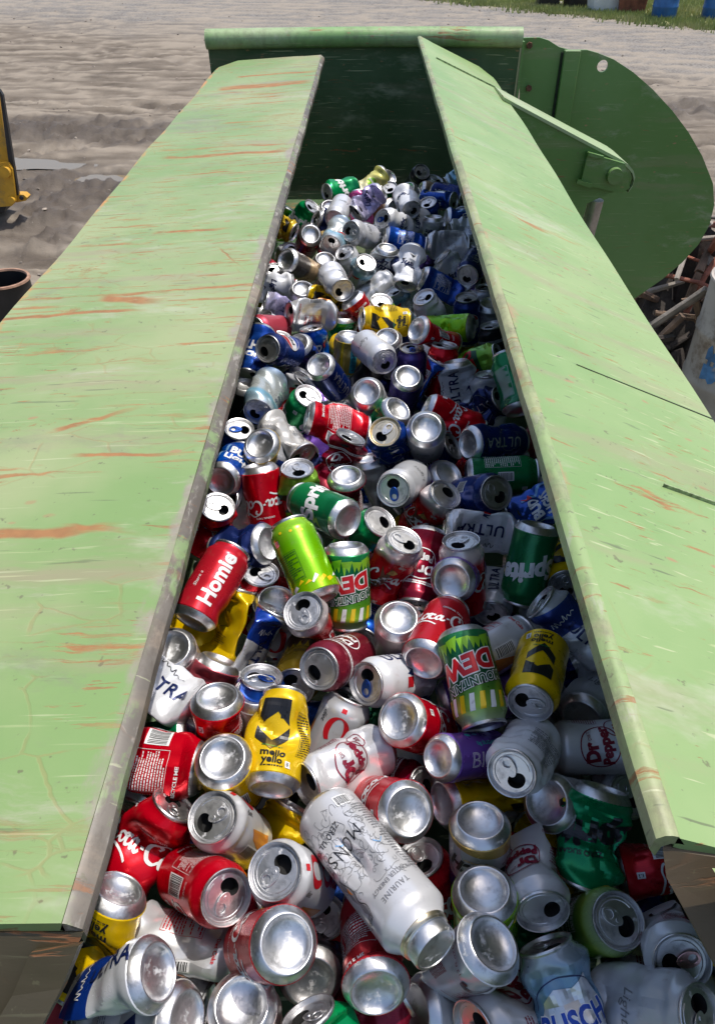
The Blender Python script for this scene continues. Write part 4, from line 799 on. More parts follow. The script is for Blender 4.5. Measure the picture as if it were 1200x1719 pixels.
d.P([(34, 58), (30, 66), (27, 76), (29, 82), (24, 90), (26, 98), (31, 90), (30, 84), (34, 76), (33, 70), (38, 62)], 'grey', 2); d.P([(33, 70), (29, 75), (30, 68)], 'orange', 3); d.S([(34, 57), (29.5, 66), (26.5, 76), (28.5, 82), (23, 90), (26, 99)], 'black', .7, o=3)
d.greek(-38, 52, 18, 70, 26, 'grey', 4, rot=8); d.greek(-62, 60, 18, 70, 26, 'grey', 9); d.S([(-5, 0), (0, 4), (6, 1)], 'sky', 1.2, 10, 36); d.S([(-5, 0), (0, 4), (6, 1)], 'sky', 1.2, -24, 56); d.greek(90, 60, 36, 60, 18, 'grey', 6); d.bar(-20, 12, 16, 10)
for k_ in DES: DES[k_].finish()

# ---- shared rigid ends
def lid_mesh(name, prof_m, hole=True, open_a=0.0):
    bm = bmesh.new(); mm = .001
    prof = [(26.3, 117.6), (26.9, 118.9), (27.3, 119.8), (27.3, 121.2), (26.7, 122.0), (25.7, 121.7), (25.2, 119.2), (24.6, 116.2), (23.9, 115.4), (23.1, 115.9), (22.7, 117.4), (22.0, 118.0)]
    seg = 40; rings = [[bm.verts.new((r_ * mm * math.cos(2 * math.pi * i / seg), r_ * mm * math.sin(2 * math.pi * i / seg), z * mm)) for i in range(seg)] for r_, z in prof]
    for a, b in zip(rings, rings[1:]):
        for i in range(seg): bm.faces.new((a[i], a[(i + 1) % seg], b[(i + 1) % seg], b[i]))
    inner = rings[-1]; ie = [bm.edges.get((inner[i], inner[(i + 1) % seg])) for i in range(seg)]
    hv = []; nh = 24
    for i in range(nh):
        t = 2 * math.pi * i / nh; x = 10.2 + 8.2 * math.cos(t); y = 10.4 * math.sin(t) * (1 - .10 * math.cos(t)); hv.append(bm.verts.new((x * mm, y * mm, 118.0 * mm)))
    he = [bm.edges.new((hv[i], hv[(i + 1) % nh])) for i in range(nh)]
    bmesh.ops.triangle_fill(bm, edges=ie + he, use_beauty=True)
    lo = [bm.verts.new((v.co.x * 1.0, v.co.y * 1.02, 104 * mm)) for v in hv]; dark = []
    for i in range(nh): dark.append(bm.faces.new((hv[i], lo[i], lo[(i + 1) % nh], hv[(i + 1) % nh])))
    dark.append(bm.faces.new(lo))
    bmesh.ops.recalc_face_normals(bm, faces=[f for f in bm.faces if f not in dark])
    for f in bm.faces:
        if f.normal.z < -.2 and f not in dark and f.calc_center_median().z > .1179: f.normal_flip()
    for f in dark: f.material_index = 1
    # raised bead round the panel
    for rr_, w_ in ((19.2, .5),):
        A = [[bm.verts.new(((rr_ + dx) * mm * math.cos(t), (rr_ + dx) * mm * math.sin(t), (118.05 + dz) * mm)) for dx, dz in ((-w_, 0), (0, .5), (w_, 0))] for t in [R(70 + 220 * i / 24) for i in range(25)]]
        for a, b in zip(A, A[1:]):
            for k in range(2): bm.faces.new((a[k], a[k + 1], b[k + 1], b[k]))
    me = bpy.data.meshes.new(name); bm.to_mesh(me); bm.free()
    for m in prof_m: me.materials.append(m)
    me.polygons.foreach_set('use_smooth', [True] * len(me.polygons)); me.set_sharp_from_angle(angle=R(32)); return me
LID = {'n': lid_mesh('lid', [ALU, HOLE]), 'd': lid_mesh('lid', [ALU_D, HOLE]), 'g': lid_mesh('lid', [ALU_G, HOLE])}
def tab_mesh(mat, raised=0):
    bm = bmesh.new(); mm = .001; n_ = 26
    out = []; inn = []
    for i in range(n_):
        t = 2 * math.pi * i / n_; out.append((-6.5 + 11.6 * math.cos(t), 7.4 * math.sin(t) * (1 - .10 * math.cos(t)))); inn.append((-10.6 + 4.4 * math.cos(t), 4.2 * math.sin(t)))
    zt = lambda x: 119.3 + (raised * max(0, 8 - x) * .04)
    vt = [bm.verts.new((x * mm, y * mm, zt(x) * mm)) for x, y in out]; vi = [bm.verts.new((x * mm, y * mm, zt(x) * mm)) for x, y in inn]
    e = [bm.edges.new((vt[i], vt[(i + 1) % n_])) for i in range(n_)] + [bm.edges.new((vi[i], vi[(i + 1) % n_])) for i in range(n_)]
    bmesh.ops.triangle_fill(bm, edges=e, use_beauty=True); bmesh.ops.recalc_face_normals(bm, faces=bm.faces)
    ex = bmesh.ops.extrude_face_region(bm, geom=list(bm.faces)); bmesh.ops.translate(bm, verts=[v for v in ex['geom'] if isinstance(v, bmesh.types.BMVert)], vec=(0, 0, .0011)); bmesh.ops.recalc_face_normals(bm, faces=bm.faces)
    tube(bm, (-.6 * mm, 0, .1180), (-.6 * mm, 0, .1212), .0026, .0022, 12)
    bevel(bm, .0003)
    me = bpy.data.meshes.new('pull_tab'); bm.to_mesh(me); bm.free(); me.materials.append(mat)
    me.polygons.foreach_set('use_smooth', [True] * len(me.polygons)); me.set_sharp_from_angle(angle=R(35)); return me
TAB = {'n': tab_mesh(ALU), 'r': tab_mesh(ALU, 1), 'b': tab_mesh(TABBLUE), 'p': tab_mesh(TABPINK, 1), 'd': tab_mesh(ALU_D)}
def base_mesh(mat):
    bm = bmesh.new(); mm = .001
    prof = [(32.6, 10.6), (31.6, 8.0), (29.3, 4.6), (26.6, 1.6), (25.2, .3), (24.2, 0), (23.4, .5), (22.6, 2.4), (21.6, 4.2), (18.0, 6.6), (12.5, 8.6), (6.5, 9.7), (.3, 10.0)]
    lathe(bm, [(a * mm, b * mm) for a, b in prof], 40, cap1=True); bmesh.ops.recalc_face_normals(bm, faces=bm.faces)
    me = bpy.data.meshes.new('base'); bm.to_mesh(me); bm.free(); me.materials.append(mat)
    me.polygons.foreach_set('use_smooth', [True] * len(me.polygons)); me.set_sharp_from_angle(angle=R(50)); return me
BASE = {'n': base_mesh(ALU), 'd': base_mesh(ALU_D)}

# ---- can body: a grid round the can, crushed in different ways
def prof_r(z):
    if z < .0106: return .0321
    if z <= .1035: return .033
    t = (z - .1035) / (.1182 - .1035); return .033 - (.033 - .0264) * (t * t * (3 - 2 * t)) ** .85
def grid(df, seed, scale_r=1.0, vs=VS, rf=prof_r):
    g = np.random.default_rng(seed); nv = len(vs); z = np.array(vs); th = np.arange(NCOL) * 2 * math.pi / NCOL
    H = z[-1]; r = np.array([rf(q) for q in vs]) * scale_r; t = (z - z[0]) / (H - z[0])
    ends = np.clip(np.minimum(t, 1 - t) * 6.0, 0, 1); ends = ends * ends * (3 - 2 * ends)
    fl = np.zeros(nv); fa = g.uniform(-.35, .35); shrink = 1.0; bend = np.zeros(nv); shift = np.zeros((nv, 3)); pinch = None; nd = 0; amp = 0; cre = 0; camp = 0
    if df == 'o': nd, amp, cre, camp = 3, .0024, 2, .0012
    elif df == 'd': nd, amp, cre, camp = 6, .0065, 7, .0046; fl = ends * g.uniform(.08, .30); shrink = .98
    elif df == 'm': c0 = g.uniform(.42, .58); fl = .62 * np.exp(-((t - c0) / .22) ** 2) * ends; nd, amp, cre, camp = 4, .005, 5, .0045; shrink = .97
    elif df == 'f': fl = .74 * ends * (1 - .2 * np.abs(t - .5)); nd, amp, cre, camp = 4, .004, 7, .004; shrink = .95
    elif df == 'c': fl = np.zeros(nv); nd, amp, cre, camp = 4, .0045, 6, .004; shrink = .93
    elif df == 'b': fl = .55 * np.exp(-((t - .5) / .2) ** 2) * ends; bend = .75 * np.clip((t - .42) / .16, 0, 1); nd, amp, cre, camp = 4, .005, 6, .005; shrink = .92
    elif df == 'k': fl = ends * g.uniform(.3, .5); nd, amp, cre, camp = 6, .007, 12, .0068; bend = g.uniform(-.35, .35) * np.clip((t - .35) / .3, 0, 1); shrink = .86
    elif df == 'x': fl = ends * .52; nd, amp, cre, camp = 5, .006, 9, .0075; shrink = .85
    q = 1 - fl; ax_b = r * q; ax_a = r * np.sqrt(np.maximum(2 - q * q, 1)) * (1 - .06 * fl)
    P_ = np.zeros((nv, NCOL, 3)); c, s_ = np.cos(th - fa), np.sin(th - fa)
    # superellipse keeps flattened cans boxy
    X = ax_b[:, None] * c; Y = ax_a[:, None] * s_
    ca, sa = math.cos(fa), math.sin(fa); P_[..., 0] = X * ca - Y * sa; P_[..., 1] = X * sa + Y * ca; P_[..., 2] = z[:, None]
    w = ends[:, None]
    for k in range(nd):      # round dents
        t0 = g.uniform(.12, .88); a0 = g.uniform(0, 2 * math.pi); st, sa_ = g.uniform(.07, .2), g.uniform(.25, .7)
        da = (th - a0 + math.pi) % (2 * math.pi) - math.pi; dent = np.exp(-((t[:, None] - t0) / st) ** 2 - (da[None] / sa_) ** 2) * amp * g.uniform(.5, 1.2)
        P_[..., 0] -= dent * np.cos(th) * w; P_[..., 1] -= dent * np.sin(th) * w
    fac = dict(o=.0006, d=.0034, m=.0048, f=.0050, c=.0050, b=.0060, k=.0105, x=.0100)[df]
    nu, nvv = int(g.integers(7, 11)), int(g.integers(5, 8)); ctl = g.uniform(-1, .25, (nvv + 2, nu)) * fac     # flat buckled facets between random folds
    uu = (th / (2 * math.pi) * nu + g.uniform(0, 1)) ; tw = g.uniform(-1.2, 1.2)
    U = (uu[None] + tw * t[:, None]) % nu; Vv = t[:, None] * nvv + 0 * U; i0 = np.floor(U).astype(int) % nu; i1 = (i0 + 1) % nu; j0 = np.clip(np.floor(Vv).astype(int), 0, nvv); j1 = j0 + 1
    fu_ = U - np.floor(U); fv_ = Vv - j0; A_, B_, C2, D2 = ctl[j0, i0], ctl[j0, i1], ctl[j1, i0], ctl[j1, i1]
    fd = np.where(fu_ + fv_ < 1, A_ + fu_ * (B_ - A_) + fv_ * (C2 - A_), D2 + (1 - fu_) * (C2 - D2) + (1 - fv_) * (B_ - D2))
    P_[..., 0] += fd * np.cos(th) * w; P_[..., 1] += fd * np.sin(th) * w; P_[..., 2] += fd * .25 * w * np.sin(th * 3)
    for k in range(cre):     # straight creases with sharp valleys
        n3 = g.normal(size=3); n3[2] *= 1.3; n3 /= np.linalg.norm(n3); c0 = n3 @ np.array([0, 0, g.uniform(.25, .75) * H]) + g.uniform(-.012, .012)
        dd = np.abs(P_ @ n3 - c0); wd = g.uniform(.007, .016); side = np.clip(.35 + .9 * np.cos(th - g.uniform(0, 2 * math.pi)), 0, 1)
        f = np.clip(1 - dd / wd, 0, 1) * camp * g.uniform(.4, 1.1) * side[None] * w * (1 if g.random() < .75 else -.45)
        P_[..., 0] -= f * np.cos(th); P_[..., 1] -= f * np.sin(th)
    return P_, t, z, shrink, bend, fa
def crush(P_, t, z, shrink, bend, far_top, df, g):
    H = z[-1]
    if df == 'c':            # the end away from the viewer is pinched flat
        tt = t if far_top else 1 - t; q = 1 - .90 * np.clip((tt - .12) / .88, 0, 1) ** 1.0
        wide = 1 + .18 * (1 - q); P_[..., 0] *= q[:, None]; P_[..., 1] *= (wide * (1 - .35 * (1 - q)))[:, None]
    P_[..., 2] = z[0] + (P_[..., 2] - z[0]) * shrink
    if np.any(bend):
        # bend about the local y axis, integrating along the axis
        zc = z[0] + (z - z[0]) * shrink; px_ = np.zeros(len(z)); pz = np.zeros(len(z)); pz[0] = zc[0]
        for i in range(1, len(z)):
            dl = zc[i] - zc[i - 1]; a = .5 * (bend[i] + bend[i - 1]); px_[i] = px_[i - 1] + dl * math.sin(a); pz[i] = pz[i - 1] + dl * math.cos(a)
        off = P_[..., 2] - zc[:, None]; x = P_[..., 0].copy()
        P_[..., 0] = px_[:, None] + x * np.cos(bend)[:, None] + off * np.sin(bend)[:, None]; P_[..., 2] = pz[:, None] - x * np.sin(bend)[:, None] + off * np.cos(bend)[:, None]
        return P_, Matrix.Translation((px_[-1], 0, pz[-1])) @ Matrix.Rotation(bend[-1], 4, 'Y') @ Matrix.Translation((0, 0, -H))
    return P_, Matrix.Translation((0, 0, (z[0] + (H - z[0]) * shrink) - H))
def print_on(P_, z, shrink, des, name, parent, zmap=None, lift=0.0):
    """lay a flat design on the crushed grid"""
    V = des.V; u = (V[:, 0] / CIRC) % 1.0 * NCOL; i0 = np.floor(u).astype(int) % NCOL; fu = u - np.floor(u); i1 = (i0 + 1) % NCOL
    y = V[:, 1] * .001 if zmap is None else zmap(V[:, 1])
    j = np.clip(np.searchsorted(z, y) - 1, 0, len(z) - 2); fv = np.clip((y - z[j]) / (z[j + 1] - z[j]), 0, 1)
    A, B, C_, D_ = P_[j, i0], P_[j, i1], P_[j + 1, i0], P_[j + 1, i1]
    fu = fu[:, None]; fv = fv[:, None]; p = (A * (1 - fu) + B * fu) * (1 - fv) + (C_ * (1 - fu) + D_ * fu) * fv
    nn = np.cross(B - A + D_ - C_, C_ - A + D_ - B); nn /= np.maximum(np.linalg.norm(nn, axis=1, keepdims=True), 1e-9)
    p = p + nn * (.00030 + lift + .00014 * des.O)[:, None]
    me = bpy.data.meshes.new(name); me.from_pydata(p.tolist(), [], des.F); rem = {c: i for i, c in enumerate(des.used)}
    for c in des.used: me.materials.append(INK[INKS[c]])
    me.polygons.foreach_set('material_index', [rem[c] for c in des.C]); me.polygons.foreach_set('use_smooth', [True] * len(me.polygons)); me.update()
    o = bpy.data.objects.new(name, me); COL.objects.link(o); o.parent = parent; return o
def body_obj(name, P_, z, mat, close0, close1, vcoord, sharp=34):
    nv = P_.shape[0]; V = P_.reshape(-1, 3).tolist(); F = []; UV = []
    for j in range(nv - 1):
        for i in range(NCOL):
            i2 = (i + 1) % NCOL; F.append((j * NCOL + i, j * NCOL + i2, (j + 1) * NCOL + i2, (j + 1) * NCOL + i)); u0, u1 = i / NCOL, (i + 1) / NCOL; v0, v1 = vcoord[j], vcoord[j + 1]; UV += [u0, v0, u1, v0, u1, v1, u0, v1]
    nb = len(F)
    for cl, ring in ((close0, 0), (close1, nv - 1)):
        if cl:
            c = len(V); V.append(P_[ring].mean(0).tolist())
            for i in range(NCOL):
                a, b = ring * NCOL + i, ring * NCOL + (i + 1) % NCOL; F.append((b, a, c) if ring == 0 else (a, b, c)); UV += [0, 0, 0, 0, 0, 0]
    me = bpy.data.meshes.new(name); me.from_pydata(V, [], F); me.materials.append(mat); me.materials.append(ALU)
    ly = me.uv_layers.new(name='UVMap'); ly.data.foreach_set('uv', UV)
    me.polygons.foreach_set('use_smooth', [True] * len(F)); me.polygons.foreach_set('material_index', [0] * nb + [1] * (len(F) - nb)); me.update(); me.set_sharp_from_angle(angle=R(sharp))
    o = bpy.data.objects.new(name, me); COL.objects.link(o); return o
def child(me, name, parent, Mx, rotz=0):
    o = bpy.data.objects.new(name, me); COL.objects.link(o); o.parent = parent; o.matrix_basis = Mx @ Matrix.Rotation(rotz, 4, 'Z'); return o
NAME = dict(MO='aluminium_bottle')
def make_can(row):
    kind, end, df, org, zax, fr, sr, sl_, label, k = row
    g = random.Random(k * 13 + 5)
    z_ = Vector(zax).normalized(); x_ = Vector(fr); x_ = (x_ - z_ * x_.dot(z_)).normalized(); y_ = z_.cross(x_)
    Mw = Matrix(((x_.x, y_.x, z_.x, org[0]), (x_.y, y_.y, z_.y, org[1]), (x_.z, y_.z, z_.z, org[2]), (0, 0, 0, 1))) @ Matrix.Diagonal((sr, sr, sl_, 1))
    if kind == 'MO': return make_bottle(Mw, label, k)
    P_, t, z, shrink, bend, fa = grid(df, k + 100)
    far_top = end == 'B'
    P_, Mt = crush(P_, t, z, shrink, bend, far_top, df, g)
    o = body_obj('drink_can', P_, z, BODY[kind], df == 'c' and not far_top, df == 'c' and far_top, (np.array(z) / .122).tolist(), 34 if df == 'o' else 20)
    o.matrix_world = Mw
    des = DES.get({'PL': 'SW', 'PD': 'SV', 'GL': 'UN', 'SP2': 'SV'}.get(kind, kind))
    if des is not None and label: print_on(P_, z, shrink, des, 'printed_label', o, None, dict(o=0, d=.0002, m=.0004).get(df, .0007))
    dull = kind in ('PP', 'BK', 'UN', 'PD') and g.random() < .6
    if not (df == 'c' and far_top):
        lk = 'g' if kind == 'GL' else 'd' if dull else 'n'
        rz = g.uniform(0, 6.28) if label else 0
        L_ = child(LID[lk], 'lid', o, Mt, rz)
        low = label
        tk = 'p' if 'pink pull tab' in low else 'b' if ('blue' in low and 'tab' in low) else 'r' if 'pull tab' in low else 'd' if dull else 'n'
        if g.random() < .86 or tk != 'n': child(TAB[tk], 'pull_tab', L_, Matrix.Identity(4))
    if not (df == 'c' and not far_top): child(BASE['d' if dull and g.random() < .3 else 'n'], 'base', o, Matrix.Identity(4), g.uniform(0, 6))
    return o
def make_bottle(Mw, label, k):
    Hb = .205; vs = [.010] + [.012 + (.158 - .012) * i / 30 for i in range(31)] + [.164, .170, .176, .181, .185]
    def rf(q):
        if q < .012: return .0355
        if q <= .168: return .0365
        t = (q - .168) / .017; return .0365 - .0105 * (t * t * (3 - 2 * t))
    global NCOL
    P_, t, z, shrink, bend, fa = grid('o', k + 7, 1.0, vs, rf)
    th = np.arange(NCOL) * 2 * math.pi / NCOL
    # the big creased hollow in its side
    da = (th - .25 + math.pi) % (2 * math.pi) - math.pi
    hol = np.clip(1 - np.abs((t[:, None] - .46) / .30 + .35 * da[None]), 0, 1) * np.clip(1 - np.abs(da[None]) / .62, 0, 1) * .021
    P_[..., 0] -= hol * np.cos(th); P_[..., 1] -= hol * np.sin(th)
    o = body_obj('aluminium_bottle', P_, z, BODY['MO'], False, False, ((np.array(z) - .01) / .185).tolist()); o.matrix_world = Mw
    print_on(P_, z, 1, DES['MO'], 'printed_label', o, lambda y: .012 + y * .001 * 1.42)
    mm = .001
    bm = bmesh.new(); lathe(bm, [(.0258, .184), (.0264, .1858), (.0254, .188), (.0254, .190), (.0240, .1915)], 40); bm_obj('neck', bm, ALU_G, o, True)
    bm = bmesh.new()
    prof = [(.0232, .189), (.0242, .1895), (.0242, .1915), (.0230, .1925), (.0230, .2035), (.0216, .2054), (.0196, .2054), (.0193, .2047), (.0003, .2044)]
    lathe(bm, prof, 48, cap1=True)
    for v in bm.verts:
        if .1926 < v.co.z < .2034:
            pass
    bm_obj('screw_cap', bm, ALU, o, True)
    child(BASE['n'], 'base', o, Matrix.Diagonal((1.11, 1.11, 1.1, 1))); return o
CANS = [
('SP','T','d',(-0.0443, 2.5519, 1.8501),(-0.754, -0.655, 0.048),(0.632, -0.704, 0.323),1,1,'bright green crushed can lying highest against the dark back wall',0),
('LY','T','d',(0.0494, 2.6185, 1.877),(-0.712, -0.514, -0.478),(0.274, -0.83, 0.485),1,1,'lemon yellow can beside the bright green can at the back wall',1),
('PL','T','k',(0.037, 2.3209, 1.9085),(-0.769, -0.371, -0.52),(0.157, -0.899, 0.409),1,1,'crumpled lavender can leaning across the far end of the pile',2),
('TN','B','d',(0.0729, 2.3556, 1.8433),(-0.769, 0.599, -0.225),(-0.639, -0.74, 0.212),1,1,'brown and tan can lying sideways at the far end',3),
('DC','B','o',(-0.1197, 2.3716, 1.8452),(-0.146, 0.532, -0.834),(-0.1, -0.846, -0.523),1,1,'silver can base catching sun left of the lavender can',4),
('SP','T','d',(-0.2471, 2.426, 1.7478),(0.61, -0.242, 0.755),(-0.273, -0.958, -0.087),1,1,'dark green can lying by the back wall above a navy can',5),
('LG','T','k',(-0.3016, 2.4531, 1.7174),(0.425, -0.025, 0.905),(-0.049, -0.999, -0.005),1,1,'lime green crumpled can tucked under the far edge of the flat panel',6),
('ML','T','k',(-0.3102, 2.263, 1.8491),(0.881, -0.377, -0.284),(-0.223, -0.862, 0.454),1,1,'yellow crumpled can under the flat panel near the back wall',7),
('BU','T','f',(-0.0667, 2.3475, 1.7775),(-0.799, -0.401, 0.449),(0.499, -0.858, 0.12),1,1,'flattened can with a bent lid and blue stripes at the far end',9),
('SV','T','o',(-0.0783, 2.3336, 1.8664),(-0.175, -0.983, -0.057),(0.475, -0.135, 0.869),1,1,'grey lid with open mouth facing up, far end of pile',10),
('SV','T','d',(0.0052, 2.1737, 1.8244),(-0.461, -0.787, 0.409),(0.815, -0.193, 0.546),1,1,'silver can with warped lid just in front of the pink can',11),
('PK','B','d',(-0.0193, 2.2913, 1.8019),(-0.159, 0.75, 0.642),(-0.082, -0.658, 0.748),1,1,'bright pink can at the far end of the pile',12),
('DP','B','o',(-0.1599, 2.0945, 1.8602),(-0.221, 0.711, -0.668),(-0.927, 0.06, 0.371),1,1,'dark maroon can with its wide silver base facing up',13),
('DC','B','o',(-0.1122, 2.1086, 1.8217),(-0.037, 0.644, -0.764),(0.035, -0.763, -0.645),1,1,'small silver base beside the wide base of the maroon can',14),
('LB','T','d',(-0.0769, 2.1701, 1.8614),(-0.223, -0.966, -0.13),(0.45, -0.22, 0.865),1,1,'pale blue can with open lid below the small silver base',15),
('BU','T','k',(-0.1473, 2.2014, 1.7957),(0.975, -0.207, 0.081),(-0.222, -0.916, 0.333),1,1,'crumpled blue and white can between silver cans near the far end',16),
('TD','B','o',(-0.2114, 1.9018, 1.8632),(0.462, 0.679, -0.57),(-0.02, -0.634, -0.773),1,1,'dark can with tan label and deep silver base near the flat panel',17),
('SP2','B','d',(-0.1169, 2.0032, 1.8279),(-0.098, 0.321, -0.942),(-0.011, -0.947, -0.321),1,1,'pinkish silver can base next to the tan labelled can',18),
('SV','T','o',(-0.0208, 2.0704, 1.7337),(-0.367, -0.375, 0.851),(0.345, -0.905, -0.25),1,1,'grey can with lid up beside the pinkish silver base',19),
('LB','T','d',(-0.0441, 2.0112, 1.7393),(0.314, -0.48, 0.819),(-0.347, -0.861, -0.372),1,1,'pale blue can with open lid next to the tall white can',20),
('SV','T','d',(-0.0962, 1.8256, 1.8595),(0.301, -0.953, 0.036),(-0.407, -0.163, -0.899),1,1,'large silver can lying with its open lid toward the near end',21),
('SW','T','d',(-0.2671, 1.9797, 1.7195),(0.197, -0.457, 0.868),(-0.053, -0.889, -0.456),1,1,'pale can lid half under the edge of the flat panel',22),
('SW','T','k',(-0.2934, 1.8737, 1.7921),(0.976, -0.1, 0.194),(-0.164, -0.923, 0.349),1,1,'white crumpled can lying beside the flat panel edge',23),
('SV','B','o',(-0.1638, 1.802, 1.8298),(-0.054, 0.368, -0.928),(0.063, -0.926, -0.371),1,1,'bright silver can base above the purple crumpled can',24),
('CK','B','c',(-0.0425, 1.7125, 1.8455),(0.59, -0.039, -0.807),(0.087, 0.996, 0.016),1,1,'red can crushed to a cone with a silver end',25),
('ML','T','k',(-0.0523, 1.7769, 1.7817),(-0.891, -0.108, 0.442),(0.267, -0.911, 0.314),1,1,'crumpled yellow can with black marks above the white folded can',26),
('PL','T','k',(-0.1598, 1.7737, 1.7678),(-0.875, -0.195, 0.443),(0.353, -0.884, 0.307),1,1,'lavender crumpled can at the flat panel beside yellow can',27),
('DC','T','f',(-0.0804, 1.6741, 1.816),(-0.868, -0.438, 0.233),(-0.415, 0.898, 0.144),1,1,'pale silver can folded flat with its lid standing on edge',28),
('SW','T','d',(-0.2068, 1.6899, 1.7042),(-0.367, -0.182, 0.912),(0.367, -0.929, -0.038),1,1,'white can disappearing under the flat panel edge',29),
('MR','T','o',(-0.2016, 1.6374, 1.7984),(-0.404, -0.821, 0.403),(0.915, -0.364, 0.176),1,1,'reddish can with dark open mouth at the flat panel edge',30),
('PP','T','o',(-0.1603, 1.4711, 1.8269),(-0.331, -0.806, 0.49),(0.586, 0.231, 0.776),1,1,'dark blue can with a grey lid facing up near flat panel',31),
('SV','T','d',(-0.2167, 1.5753, 1.7113),(0.198, -0.306, 0.931),(-0.042, -0.952, -0.303),1,1,'silver lid half hidden above the grey lidded blue can',32),
('UN','B','d',(-0.1528, 1.4896, 1.8383),(0.254, 0.453, -0.854),(-0.444, 0.839, 0.313),1,1,'dark blue can with a dented silver base',33),
('BL','T','d',(-0.1121, 1.5871, 1.7018),(-0.157, 0.189, 0.969),(0.114, -0.972, 0.208),1,1,'shiny blue can standing beside the green can',34),
('SP','B','d',(-0.0605, 1.6923, 1.8102),(-0.087, -0.087, -0.992),(-0.643, 0.766, -0.011),1,1,'green can with rounded shoulder behind the teal and yellow can',35),
('YB','B','d',(-0.0405, 1.5466, 1.8333),(-0.084, -0.111, -0.99),(-0.005, -0.994, 0.112),1,1,'teal and yellow striped can standing in the middle of the pile',36),
('UN','B','o',(-0.0987, 1.3683, 1.8547),(0.313, 0.509, -0.802),(0.819, -0.572, -0.043),1,1,'navy can with white vertical lettering and bright silver base',37),
('SV','B','o',(-0.0016, 1.2613, 1.8553),(0.162, 0.656, -0.737),(0.448, -0.715, -0.537),1,1,'silver base facing straight up beside the navy lettered can',38),
('LB','T','d',(-0.1868, 1.3092, 1.8542),(-0.118, -0.993, -0.013),(-0.803, 0.103, -0.587),1,1,'translucent looking pale blue and silver can with dark lid',39),
('BL','T','m',(-0.2232, 1.4873, 1.8713),(-0.183, -0.871, -0.456),(0.281, -0.491, 0.825),1,1,'bright blue can poking out from the flat panel edge',40),
('BK','B','d',(-0.2472, 1.3541, 1.8165),(-0.146, -0.014, -0.989),(0.096, -0.995, 0.0),1,1,'black and white can squeezed under the flat panel',41),
('SP','T','o',(-0.1585, 1.2966, 1.7379),(0.375, -0.279, 0.884),(0.884, -0.179, -0.432),1,1,'green can with white lid above the red text covered can',42),
('DC','T','k',(-0.1947, 1.3607, 1.732),(0.629, 0.14, 0.765),(-0.119, -0.955, 0.272),1,1,'crumpled silver can behind the white lidded green can',43),
('BU','T','d',(-0.1998, 1.4132, 1.6986),(0.492, 0.133, 0.861),(-0.089, -0.975, 0.202),1,1,'white and blue can between the navy cans',44),
('CK','B','m',(-0.1141, 1.2069, 1.8328),(0.956, 0.076, -0.283),(-0.259, 0.671, -0.695),1,1,'red cola can lying sideways with white fine print panel and dented middle',45),
('ML','T','m',(0.098, 1.644, 1.8147),(-0.966, -0.2, 0.163),(0.258, -0.741, 0.62),1,1,'yellow can with black zigzag lying sideways in the middle of pile',46),
('LG','T','d',(0.018, 1.7773, 1.7099),(0.118, -0.281, 0.952),(-0.121, -0.956, -0.267),1,1,'pale green can with torn open lid behind the yellow zigzag can',47),
('LB','T','k',(0.1115, 1.8076, 1.7239),(-0.471, 0.163, 0.867),(0.068, -0.973, 0.22),1,1,'crumpled light blue striped can beside the tall white can',48),
('SW','T','d',(0.1816, 1.7429, 1.7426),(-0.424, -0.226, 0.877),(-0.222, 0.965, 0.142),1,1,'tall plain white can standing with its lid up',49),
('BL','B','d',(0.1308, 1.8732, 1.8309),(0.9, -0.016, -0.435),(-0.125, 0.947, -0.295),1,1,'shiny blue can lying sideways behind the plain white can',50),
('PP','T','o',(0.2459, 1.7389, 1.7181),(-0.091, -0.034, 0.995),(0.046, -0.998, -0.03),1,1,'blue can with red and white round logo standing upright',51),
('SV','B','d',(0.2953, 1.746, 1.8203),(0.056, 0.136, -0.989),(-0.145, -0.979, -0.143),1,1,'grey can in shade beside the round logo can',52),
('BK','T','d',(0.3097, 1.6077, 1.7049),(-0.217, 0.153, 0.964),(-0.093, -0.986, 0.136),1,1,'black can under the sloping panel beside the round logo can',53),
('CK','B','d',(0.1036, 1.5208, 1.8595),(0.75, 0.413, -0.517),(-0.37, -0.386, -0.845),1,1,'red can with flattened silver base behind the white script can',54),
('CK','T','o',(0.1554, 1.4659, 1.7201),(0.069, 0.199, 0.978),(-0.372, -0.904, 0.21),1,1,'red can with upright white script standing below the plain white can',55),
('SV','B','o',(0.041, 1.5408, 1.8301),(0.135, 0.4, -0.907),(0.123, -0.915, -0.385),1,1,'silver base below the yellow zigzag can',56),
('SV','T','o',(-0.0097, 1.5064, 1.8322),(0.366, -0.921, 0.134),(-0.678, -0.165, 0.716),1,1,'grey metal can with dark oval lid and pull tab',57),
('PD','T','o',(0.0998, 1.5155, 1.6945),(-0.03, 0.038, 0.999),(-0.048, -0.998, 0.036),1,1,'dark purple can standing with a blue pull tab',58),
('PD','B','o',(0.08, 1.3373, 1.8479),(-0.072, 0.443, -0.894),(-0.194, -0.885, -0.423),1,1,'dark purple can with bright silver base facing up',59),
('SP','B','o',(0.0584, 1.2263, 1.8407),(-0.482, 0.262, -0.836),(0.022, 0.958, 0.287),1,1,'dark green can with silver base beside red cola script can',60),
('BL','T','f',(0.1007, 1.4152, 1.7242),(0.438, 0.224, 0.871),(0.883, -0.291, -0.369),1,1,'long blue crushed can behind the white folded can',61),
('UW','B','f',(0.1834, 1.4338, 1.8297),(0.196, -0.324, -0.925),(-0.079, -0.946, 0.314),1,1,'white flattened can with dark lettering above the red script can',62),
('CK','B','d',(0.109, 1.2392, 1.8357),(0.906, -0.124, -0.404),(0.084, -0.884, 0.46),1,1,'red can lying sideways with white script, next to the sloping panel side',63),
